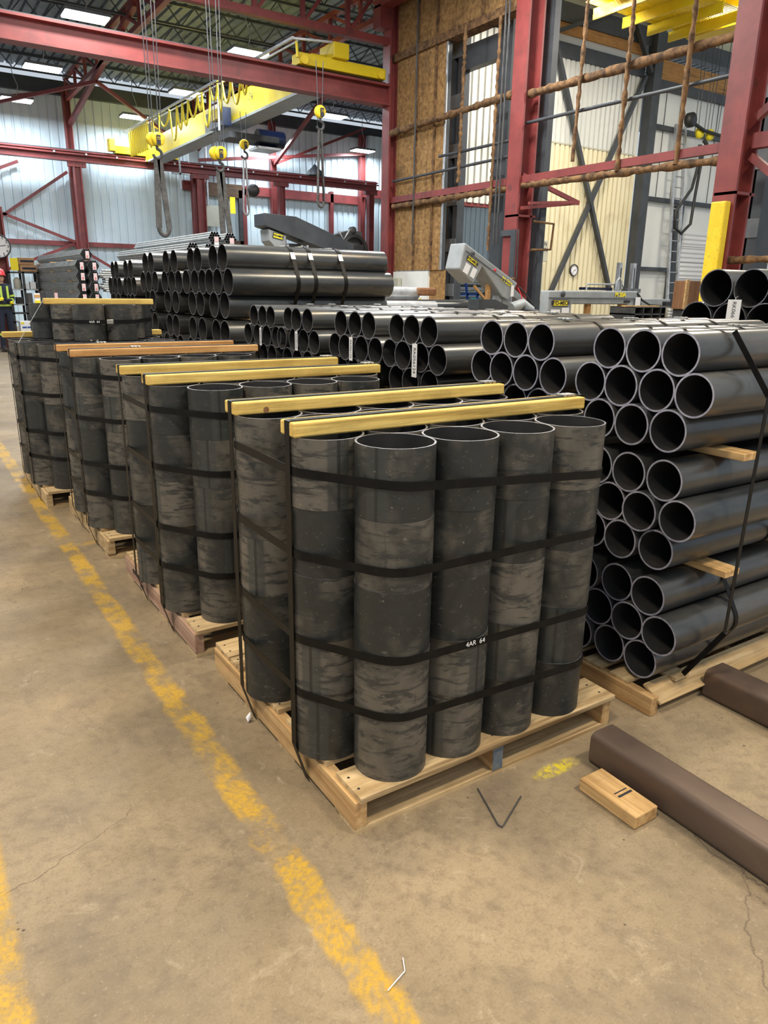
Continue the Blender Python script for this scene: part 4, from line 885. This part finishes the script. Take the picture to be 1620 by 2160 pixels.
b=MB(); b.lathe((13.9,10.03,.90),[(0,-.03),(.03,-.02),(.03,0)],'signred',12,1); b.build('red_button',t)
# tilted saw
t=thing('band_saw','light grey band saw with its head raised and tilted','band saw',(11,12.6,0))
b=MB(); b.prism([(9.98,2.55),(11.66,1.70),(11.40,1.30),(11.18,1.38),(10.53,2.05),(10.28,1.66),(9.84,1.98)],1,12.3,12.85,'sgrey'); b.build('saw_head',t,.03)
ang=math.atan2(-.85,1.68); 
b=MB(); b.bar((10.0,12.285,2.38),(11.5,12.285,1.62),.02,.02,'mgrey',(0,1,0)); b.lathe((10.20,12.29,2.32),[(0,-.01),(.06,-.01),(.06,0)],'dgrey',18,1); b.lathe((10.90,12.29,1.98),[(0,-.01),(.035,-.01),(.035,0)],'signred',14,1); b.build('trim_line',t)
label_plate(t,(10.20,2.16),.30,.09,ang,12.285,'HYD-MECH',.072)
text('lettering','M 20A',(11.30,12.285,1.72),.14,(math.cos(ang),0,math.sin(ang)),(-math.sin(ang),0,math.cos(ang)),'labely',t,bold=.005)
R=Matrix.Rotation(-ang,3,'Y'); b=MB(); b.cbox((10.05,12.288,1.99),.16,.004,.22,'white',R); b.build('paper_notice',t); b=MB(); b.cbox((10.25,12.288,1.90),.14,.004,.22,'white',R); b.build('paper_notice',t); b=MB(); b.cbox((11.46,12.26,1.52),.09,.004,.26,'white'); b.build('paper_notice',t)
b=MB(); b.prism([(11.70,1.60),(12.30,1.22),(12.25,1.12),(11.60,1.45)],1,12.5,12.8,'sgrey'); b.box(11.05,12.4,.2,11.2,12.6,1.42,'sgrey',Matrix.Rotation(.15,3,'Y'),Vector((11.1,12.5,.8))); b.box(11.30,12.4,-.474,11.6,12.8,1.45,'sgrey'); b.box(10.6,12.5,-.474,12.4,13.0,.9,'mgrey'); b.build('base',t,.01)
SAW1=t
b=MB(); b.tube([(11.4,12.2,1.12),(11.75,12.2,1.22),(12.0,12.15,1.05)],.13,'sgrey',14); b.tube([(11.7,12.1,1.08),(12.15,12.05,.98)],.10,'dgrey',14); b.build('motor',t)
b=MB(); b.tube([(11.7,12.3,1.62),(11.85,12.2,1.45),(12.1,12.2,1.2),(12.35,12.2,1.0)],.02,'black',6); b.tube([(11.65,12.28,1.60),(11.72,12.2,1.4),(11.7,12.2,1.2)],.012,'signred',6); b.build('hose',t)
b=MB(); b.bar((10.38,12.4,1.62),(10.85,12.4,1.22),.05,.05,'pine_o',(0,1,0)); b.box(10.9,12.5,1.1,10.98,12.6,1.75,'pine_o'); b.build('support_post',t)
b=MB(); b.prism([(10.30,1.32),(10.80,1.32),(11.2,1.18),(11.2,1.1),(10.3,1.1)],1,12.1,12.5,'dgrey'); b.box(10.32,12.15,-.474,10.55,12.45,1.1,'dgrey'); b.build('chute',t)
for o,q,sc_ in ((SAW2,(13,11.1,0),.85),(CON,(13.4,10.2,0),.85),(SAW1,(11.25,12.6,0),.75)):
    o.scale=(sc_,)*3; o.location=(-.9+sc_*(q[0]+.9),-1.5+sc_*(q[1]+1.5),1.5-1.5*sc_)
# big dark saw
t=thing('band_saw','large dark grey band saw with long sloping head, middle distance','band saw',(7.3,14.4,0))
b=MB(); b.prism([(6.09,3.03),(6.85,3.0),(8.32,2.50),(8.28,2.20),(7.75,2.30),(6.09,2.78)],1,14.0,14.55,'dgrey'); b.box(8.3,14.0,2.0,8.6,14.5,2.48,'black'); b.build('saw_head',t,.01)
b=MB(); b.prism([(6.2,2.72),(6.62,2.6),(6.60,2.28),(6.38,2.32),(6.22,2.48)],1,14.05,14.5,'sgrey'); b.build('blade_box',t,.01)
label_plate(t,(6.42,2.58),.22,.09,-.18,14.04,'HYD-MECH',.05)
b=MB(); b.prism([(8.15,2.3),(8.15,2.72),(8.5,2.83),(8.9,2.83),(8.9,1.9),(8.15,1.9)],1,14.6,14.9,'rack'); b.build('frame_plate',t)
b=MB(); b.tube([(8.65+.33*math.cos(a),14.52,2.35+.36*math.sin(a)) for a in [k*PI/12 for k in range(25)]],.05,'black',8,False); b.lathe((8.65,14.6,2.85),[(0,0),(.08,-.02),(.08,.1)],'rack',12,1); b.build('blade_guard',t)
b=MB(); b.tube([(8.2,14.5,2.8),(8.3,14.45,2.6),(8.4,14.45,2.75),(8.5,14.5,2.85)],.02,'steel',6); b.build('hose',t)
b=MB(); b.box(6.7,14.1,0,8.8,14.9,1.9,'rack'); b.box(6.75,14.15,1.9,7.1,14.4,2.45,'black'); 
for x in (6.95,7.08,6.6): b.box(x,13.98,1.9,x+.05,14.03,2.42,'steel')
b.build('base',t)
# square tube bundle, wooden box
t=thing('square_tube_bundle','bundle of black square tubes, two rows of four, under grey saw','tube bundle',(10.4,7.6,0))
for j in range(2):
    for i in range(4):
        b=MB(); x=9.95+i*.235; z=1.03+j*.125; 
        for q in ((0,0,.235,.012),(0,.113,.235,.125),(0,0,.012,.125),(.223,0,.235,.125)): b.box(x+q[0]+.001,7.2,z+q[1],x+q[2]-.001,7.75,z+q[3],'pipe')
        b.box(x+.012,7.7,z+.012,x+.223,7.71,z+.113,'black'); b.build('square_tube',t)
b=MB(); b.box(9.95,7.4,1.28,10.88,7.5,1.30,'blk'); b.box(9.98,7.3,.0,10.1,7.7,1.028,'rack'); b.box(10.7,7.3,.0,10.82,7.7,1.028,'rack'); b.build('bearer',t)
b=MB(); b.box(11.35,7.2,1.24,11.95,7.5,1.74,'brownbox'); b.box(11.28,7.18,1.24,11.36,7.22,1.76,'blk'); b.box(11.4,7.2,0,11.9,7.5,1.24,'rack'); tag(b.build('wooden_box',None,.005),'dark brown wooden box left of the yellow column guard','box')
b=MB()
for k in range(5): b.box(10.80,7.12,1.02+k*.05,10.86,7.16,1.05+k*.05,'white')
b.box(10.78,7.16,1.0,10.88,7.2,1.27,'beige'); b.box(10.8,7.16,0,10.86,7.2,1.0,'rack'); tag(b.build('paper_notice'),'small white notices on a post behind top right pipes','notice')
# blue rack with tubes seen under the tilted saw
t=thing('pipe_rack','blue rack of stored dark tubes seen under the tilted saw','rack',(14.2,17,0)); b=MB()
for p,q in (((13.7,17,0),(13.9,17,2.0)),((14.5,17,0),(14.1,17,1.8)),((13.8,17,1.4),(14.8,17,1.4)),((14.6,17,0),(14.6,17,1.5))): b.bar(p,q,.06,.06,'cobalt',(0,1,0))
b.build('frame',t)
b=MB(); b.box(13.5,17.25,0,13.6,17.4,2.0,'rack'); b.box(15.2,17.25,0,15.3,17.4,2.0,'rack'); b.build('post',t)
for k in range(11): b=MB(); b.tube([(13.3,17.2,.7+k*.12),(16.2,17.2,.7+k*.12)],.045,'thin' if k%2 else 'pipe',10); tag(b.build('stored_tube'),'long tube stored on the blue rack, %s level from the top'%['eleventh','tenth','ninth','eighth','seventh','sixth','fifth','fourth','third','second','first'][k],'steel tube','tubes stored on the blue rack')
b=MB(); b.ball((14.3,16.8,1.15),.2,.2,.16,'teal'); b.box(14.2,16.7,0,14.4,16.9,1.02,'rack'); tag(b.build('hose_coil'),'teal hose coil on a post below the tilted saw','hose')
# wall panel box on the far wall
b=MB(); b.box(10.3,29.0,3.85,11.0,29.12,4.65,'beige'); t=b.build('breaker_cabinet'); tag(t,'beige electrical panel on the back wall behind slings','electrical box')
b=MB(); b.tube([(10.0,28.95,8),(10.4,28.95,7.2),(10.4,28.95,4.65)],.05,'steel',8); tag(b.build('conduit'),'grey vertical conduit above the beige electrical panel','conduit')
# ------------------------------------------------------------------ shelf, boxes and the worker at the far left
t=thing('storage_shelf','dark steel shelf unit with boxes behind the worker','shelf',(1.85,18.3,0)); b=MB()
for x in (1.50,1.80,2.12): b.box(x,18.15,0,x+.05,18.2,1.78,'rack'); b.box(x,18.65,0,x+.05,18.7,1.78,'rack')
b.build('post',t); b=MB()
for z in (.25,.62,.82,1.02,1.36,1.74): b.box(1.5,18.15,z,2.17,18.7,z+.03,'steel' if z in (.62,1.02,1.36) else 'rack')
b.build('shelf_board',t)
def bx(n,x0,y0,z0,x1,y1,z1,m,l,cat,grp=None,bev=.006):
    b=MB(); b.box(x0,y0,z0,x1,y1,z1,m); return tag(b.build(n,None,bev),l,cat,grp)
bx('cardboard_box',1.78,18.2,1.775,2.14,18.6,1.925,'card','brown cardboard box, lower one on top of the shelf','box','cardboard boxes on top of the shelf')
bx('cardboard_box',1.76,18.2,1.93,2.10,18.6,2.085,'card','brown cardboard box, upper one on top of the shelf','box','cardboard boxes on top of the shelf')
b=MB(); b.box(1.80,18.19,1.99,2.09,18.197,2.03,'navy'); b.box(1.83,18.19,1.83,2.12,18.197,1.87,'navy'); tag(b.build('box_tape'),'dark printed bands on the cardboard boxes','tape')
bx('yellow_notice',1.58,18.12,1.80,1.74,18.14,2.07,'labely','bright yellow notice sheet hanging beside the cardboard boxes','notice',None,0)
b=MB(); b.lathe((1.70,18.35,1.392),[(0,0),(.07,0),(.08,.02),(.08,.20),(.03,.25),(0,.26)],'beige',14); tag(b.build('white_jug'),'pale plastic jug on the middle shelf','jug')
bx('small_box',1.82,18.2,1.392,1.92,18.4,1.50,'white','small white box in the middle of the shelf','box'); bx('small_box',1.96,18.2,1.392,2.08,18.4,1.55,'white','white tub at the right end of the shelf','box')
bx('shelf_item',1.62,18.2,1.052,1.78,18.4,1.2,'black','black box on the lower shelf behind worker','box'); bx('shelf_item',1.86,18.2,.652,2.08,18.4,.78,'black','black box on the low shelf right','box')
t=bx('white_carton',1.56,17.6,.35,1.84,17.9,.68,'white','white carton with yellow corners on a stand beside the worker','carton'); b=MB(); b.box(1.58,17.59,.62,1.64,17.598,.66,'labely'); b.box(1.76,17.59,.62,1.82,17.598,.66,'labely'); b.box(1.60,17.59,.53,1.80,17.598,.56,'cobalt'); b.build('print',t)
bx('low_stand',1.5,17.55,0,1.9,17.95,.349,'rack','dark low stand under the white carton','stand')
for k,(x,z1) in enumerate(((1.42,1.33),(1.66,1.36))): bx('steel_post',x,15.0,0,x+.09,15.1,z1,'rack','short dark steel post left of thin tube bundles, %s'%['left one','right one'][k],'post')
b=MB(); b.box(1.53,14.95,1.11,1.64,14.97,1.33,'white'); b.box(1.535,14.94,1.25,1.635,14.95,1.30,'pine_o'); b.box(1.535,14.94,1.14,1.635,14.95,1.19,'labely'); b.box(1.56,14.96,0,1.6,15.0,1.11,'rack'); tag(b.build('label_sheet'),'white sheet with orange and yellow print between two posts','notice')
b=MB(); b.box(1.9,14.9,1.16,1.96,14.91,1.34,'pink'); b.box(1.7,14.95,0,2.1,15.3,1.1,'rack'); tag(b.build('rack_frame'),'dark frame with a pink tag left of thin tube bundles','frame')
def skin(name,verts,edges,rad,mat,parent,root=0,sub=1):
    me=bpy.data.meshes.new(name); me.from_pydata(verts,edges,[]); me.materials.append(MT[mat]); o=bpy.data.objects.new(name,me); C.objects.link(o); o.parent=parent
    s=o.modifiers.new('skin','SKIN'); s.use_smooth_shade=True
    for i,r in enumerate(rad): me.skin_vertices[0].data[i].radius=(r,r) if not isinstance(r,tuple) else r
    me.skin_vertices[0].data[root].use_root=True
    u=o.modifiers.new('sub','SUBSURF'); u.levels=sub; u.render_levels=sub; return o
p=thing('person','person in navy coveralls with hi-vis stripes and red hard hat, arms folded','person',(1.28,17.70,0))
# local frame: faces -y, slightly to the right
V=[(0,0,.96),(0,0,1.12),(0,0,1.30),(0,.01,1.44),(0,.0,1.53),(.10,0,.90),(.11,-.01,.50),(.12,.03,.10),(.12,-.09,.05),(-.10,0,.90),(-.12,-.02,.50),(-.13,.02,.10),(-.13,-.10,.05),
 (.19,.01,1.42),(.25,.0,1.15),(.12,-.20,1.13),(-.04,-.22,1.16),(-.19,.01,1.42),(-.25,.0,1.15),(-.12,-.18,1.10),(.03,-.19,1.10)]
E_=[(0,1),(1,2),(2,3),(3,4),(0,5),(5,6),(6,7),(7,8),(0,9),(9,10),(10,11),(11,12),(3,13),(13,14),(14,15),(15,16),(3,17),(17,18),(18,19),(19,20)]
R_=[(.17,.12),(.16,.12),(.19,.13),(.14,.10),.06,.105,.075,.06,.05,.105,.075,.06,.05,.075,.055,.045,.04,.075,.055,.045,.04]
body=skin('body',V,E_,R_,'navy',p,0,2)
b=MB(); b.lathe_s((0,-.01,1.63),.078,.095,.115,'skin',16,10); b.cbox((0,-.108,1.62),.022,.03,.035,'skin'); b.cbox((0,-.098,1.575),.045,.01,.01,'pink'); 
for s in (-1,1): b.cbox((.03*s,-.095,1.65),.022,.012,.010,'ink'); b.cbox((.08*s,0,1.63),.015,.03,.05,'skin')
b.tube([(0,0,1.50),(0,0,1.56)],.055,'skin'); o=bpy.data.objects.new('head',b.mesh('head')); C.objects.link(o); o.parent=p
b=MB(); b.lathe((0,-.0,1.675),[(.135,0),(.122,.015),(.12,.07),(.09,.125),(.04,.15),(0,.153)],'hat',20); b.cbox((0,-.14,1.685),.16,.08,.012,'hat'); o=bpy.data.objects.new('hard_hat',b.mesh('hat')); C.objects.link(o); o.parent=p
def stripe(f):
    b=MB(); f(b); o=bpy.data.objects.new('hi_vis_stripe',b.mesh('stripe')); C.objects.link(o); o.parent=p
for s in (-1,1):
    stripe(lambda b: b.box(.08*s-.025,-.145,1.18,.08*s+.025,-.125,1.45,'hiviz'))
    stripe(lambda b: b.tube([(.222*s,.005,1.26),(.228*s,.005,1.22)],.083,'hiviz',12))
    stripe(lambda b: b.tube([(.112*s,-.01,.42),(.112*s,-.008,.37)],.088,'hiviz',12))
stripe(lambda b: b.tube([(.16,-.15,1.135),(.12,-.19,1.135)],.056,'hiviz',12))
b=MB(); b.tube([(0,0,1.06),(0,0,1.01)],.195,'hiviz',20,False); o=bpy.data.objects.new('belt',b.mesh('belt')); C.objects.link(o); o.parent=p; o.scale=(1,.76,1)
for s in (-1,1):
    b=MB(); b.lathe_s((.125*s,-.06,.055),.055,.15,.055,'boot',14,8); b.cbox((.125*s,-.06,.012),.10,.28,.022,'boot'); o=bpy.data.objects.new('boot',b.mesh('boot')); C.objects.link(o); o.parent=p
for s,c in ((1,(-.07,-.235,1.165)),(-1,(.06,-.21,1.095))):
    vs=[(0,0,0),(-.05*s,0,0)]; es=[(0,1)]; rr=[.034,.036]
    for k in range(4): n=len(vs); vs+=[(-.09*s,-.005,.03-.02*k),(-.12*s-.004*(k in(1,2)),.012,.028-.02*k)]; es+=[(1,n),(n,n+1)]; rr+=[.011,.009]
    n=len(vs); vs+=[(-.045*s,-.02,.05)]; es+=[(1,n)]; rr+=[.011]
    o=skin('glove',vs,es,rr,'labely',p,1,1); o.location=c
p.rotation_euler.z=math.radians(14); p.scale=(.88,.95,1.0)
# ------------------------------------------------------------------ things on the near floor
def sqtube(x,y0,y1,w_,h,label,th=.012,rz=0):
    b=MB(); r=.022; n=6
    def prof(w2,h2,r):
        pts=[]
        for cx,cz,a0 in ((w2/2-r,h2-r,0),(-w2/2+r,h2-r,90),(-w2/2+r,r,180),(w2/2-r,r,270)):
            for k in range(n): a=math.radians(a0+90*k/(n-1)); pts.append((cx+r*math.cos(a),cz+r*math.sin(a)))
        return pts
    P=prof(w_,h,r); Q=[(px_,pz_+th) for px_,pz_ in prof(w_-2*th,h-2*th,r-th*.8)]; m=len(P)
    o0=[(px_,0,pz_) for px_,pz_ in P]; o1=[(px_,y1-y0,pz_) for px_,pz_ in P]; i0=[(px_,0,pz_) for px_,pz_ in Q]; i1=[(px_,y1-y0,pz_) for px_,pz_ in Q]
    q=[(k,(k+1)%m,m+(k+1)%m,m+k) for k in range(m)]
    b.add(o0+o1,q,'sqtube',True); b.add(i1+i0,q,'inner',True); b.add(i0+o0,q,'sqtube'); b.add(o1+i1,q,'sqtube')
    o=bpy.data.objects.new('square_steel_tube',b.mesh('square_tube')); C.objects.link(o); o.location=(x,y0,0); o.rotation_euler.z=rz; return tag(o,label,'square steel tube')
sqtube(.868,-1.9,-.12,.115,.115,'rusty brown square steel tube lying nearest, beside the wood offcut',rz=-.012)
sqtube(1.60,-1.6,-.06,.13,.115,'rusty brown square steel tube lying farther, by nearest pipe pallet',rz=0)
b=MB(); b.box(.70,-.415,.001,.80,-.20,.044,'blk'); o=b.build('wood_offcut',None,.004); tag(o,'short pine offcut with black marks beside the rusty square tube','wood block')
b=MB(); b.box(.73,-.330,.0442,.79,-.322,.0448,'ink'); b.box(.73,-.312,.0442,.785,-.308,.0448,'ink'); b.build('ink_mark',o)
b=MB(); b.tube([(.43,-.03,.004),(.375,-.19,.004),(.380,-.202,.004),(.392,-.196,.004),(.52,-.13,.004)],.0024,'rack',6); tag(b.build('bent_wire'),'bent V shaped wire lying on the floor before the front pallet','wire')
b=MB(); b.tube([(-.19,-.46,.004),(-.13,-.44,.004),(-.115,-.41,.006)],.0015,'white',5); tag(b.build('straw'),'pale straw scrap on the yellow floor line','scrap')
b=MB(); b.box(-.004,.66,-.0,.0,.70,.06,'white',Matrix.Rotation(.25,3,'X'),Vector((0,.68,.03))); 
b=MB(); b.tube([(-.02,.705,.03),(-.03,.70,.015),(-.035,.69,.004)],[.003,.011,.002],'white',6); tag(b.build('straw'),'pale leaf shaped scrap under the front pallet strap end','scrap')
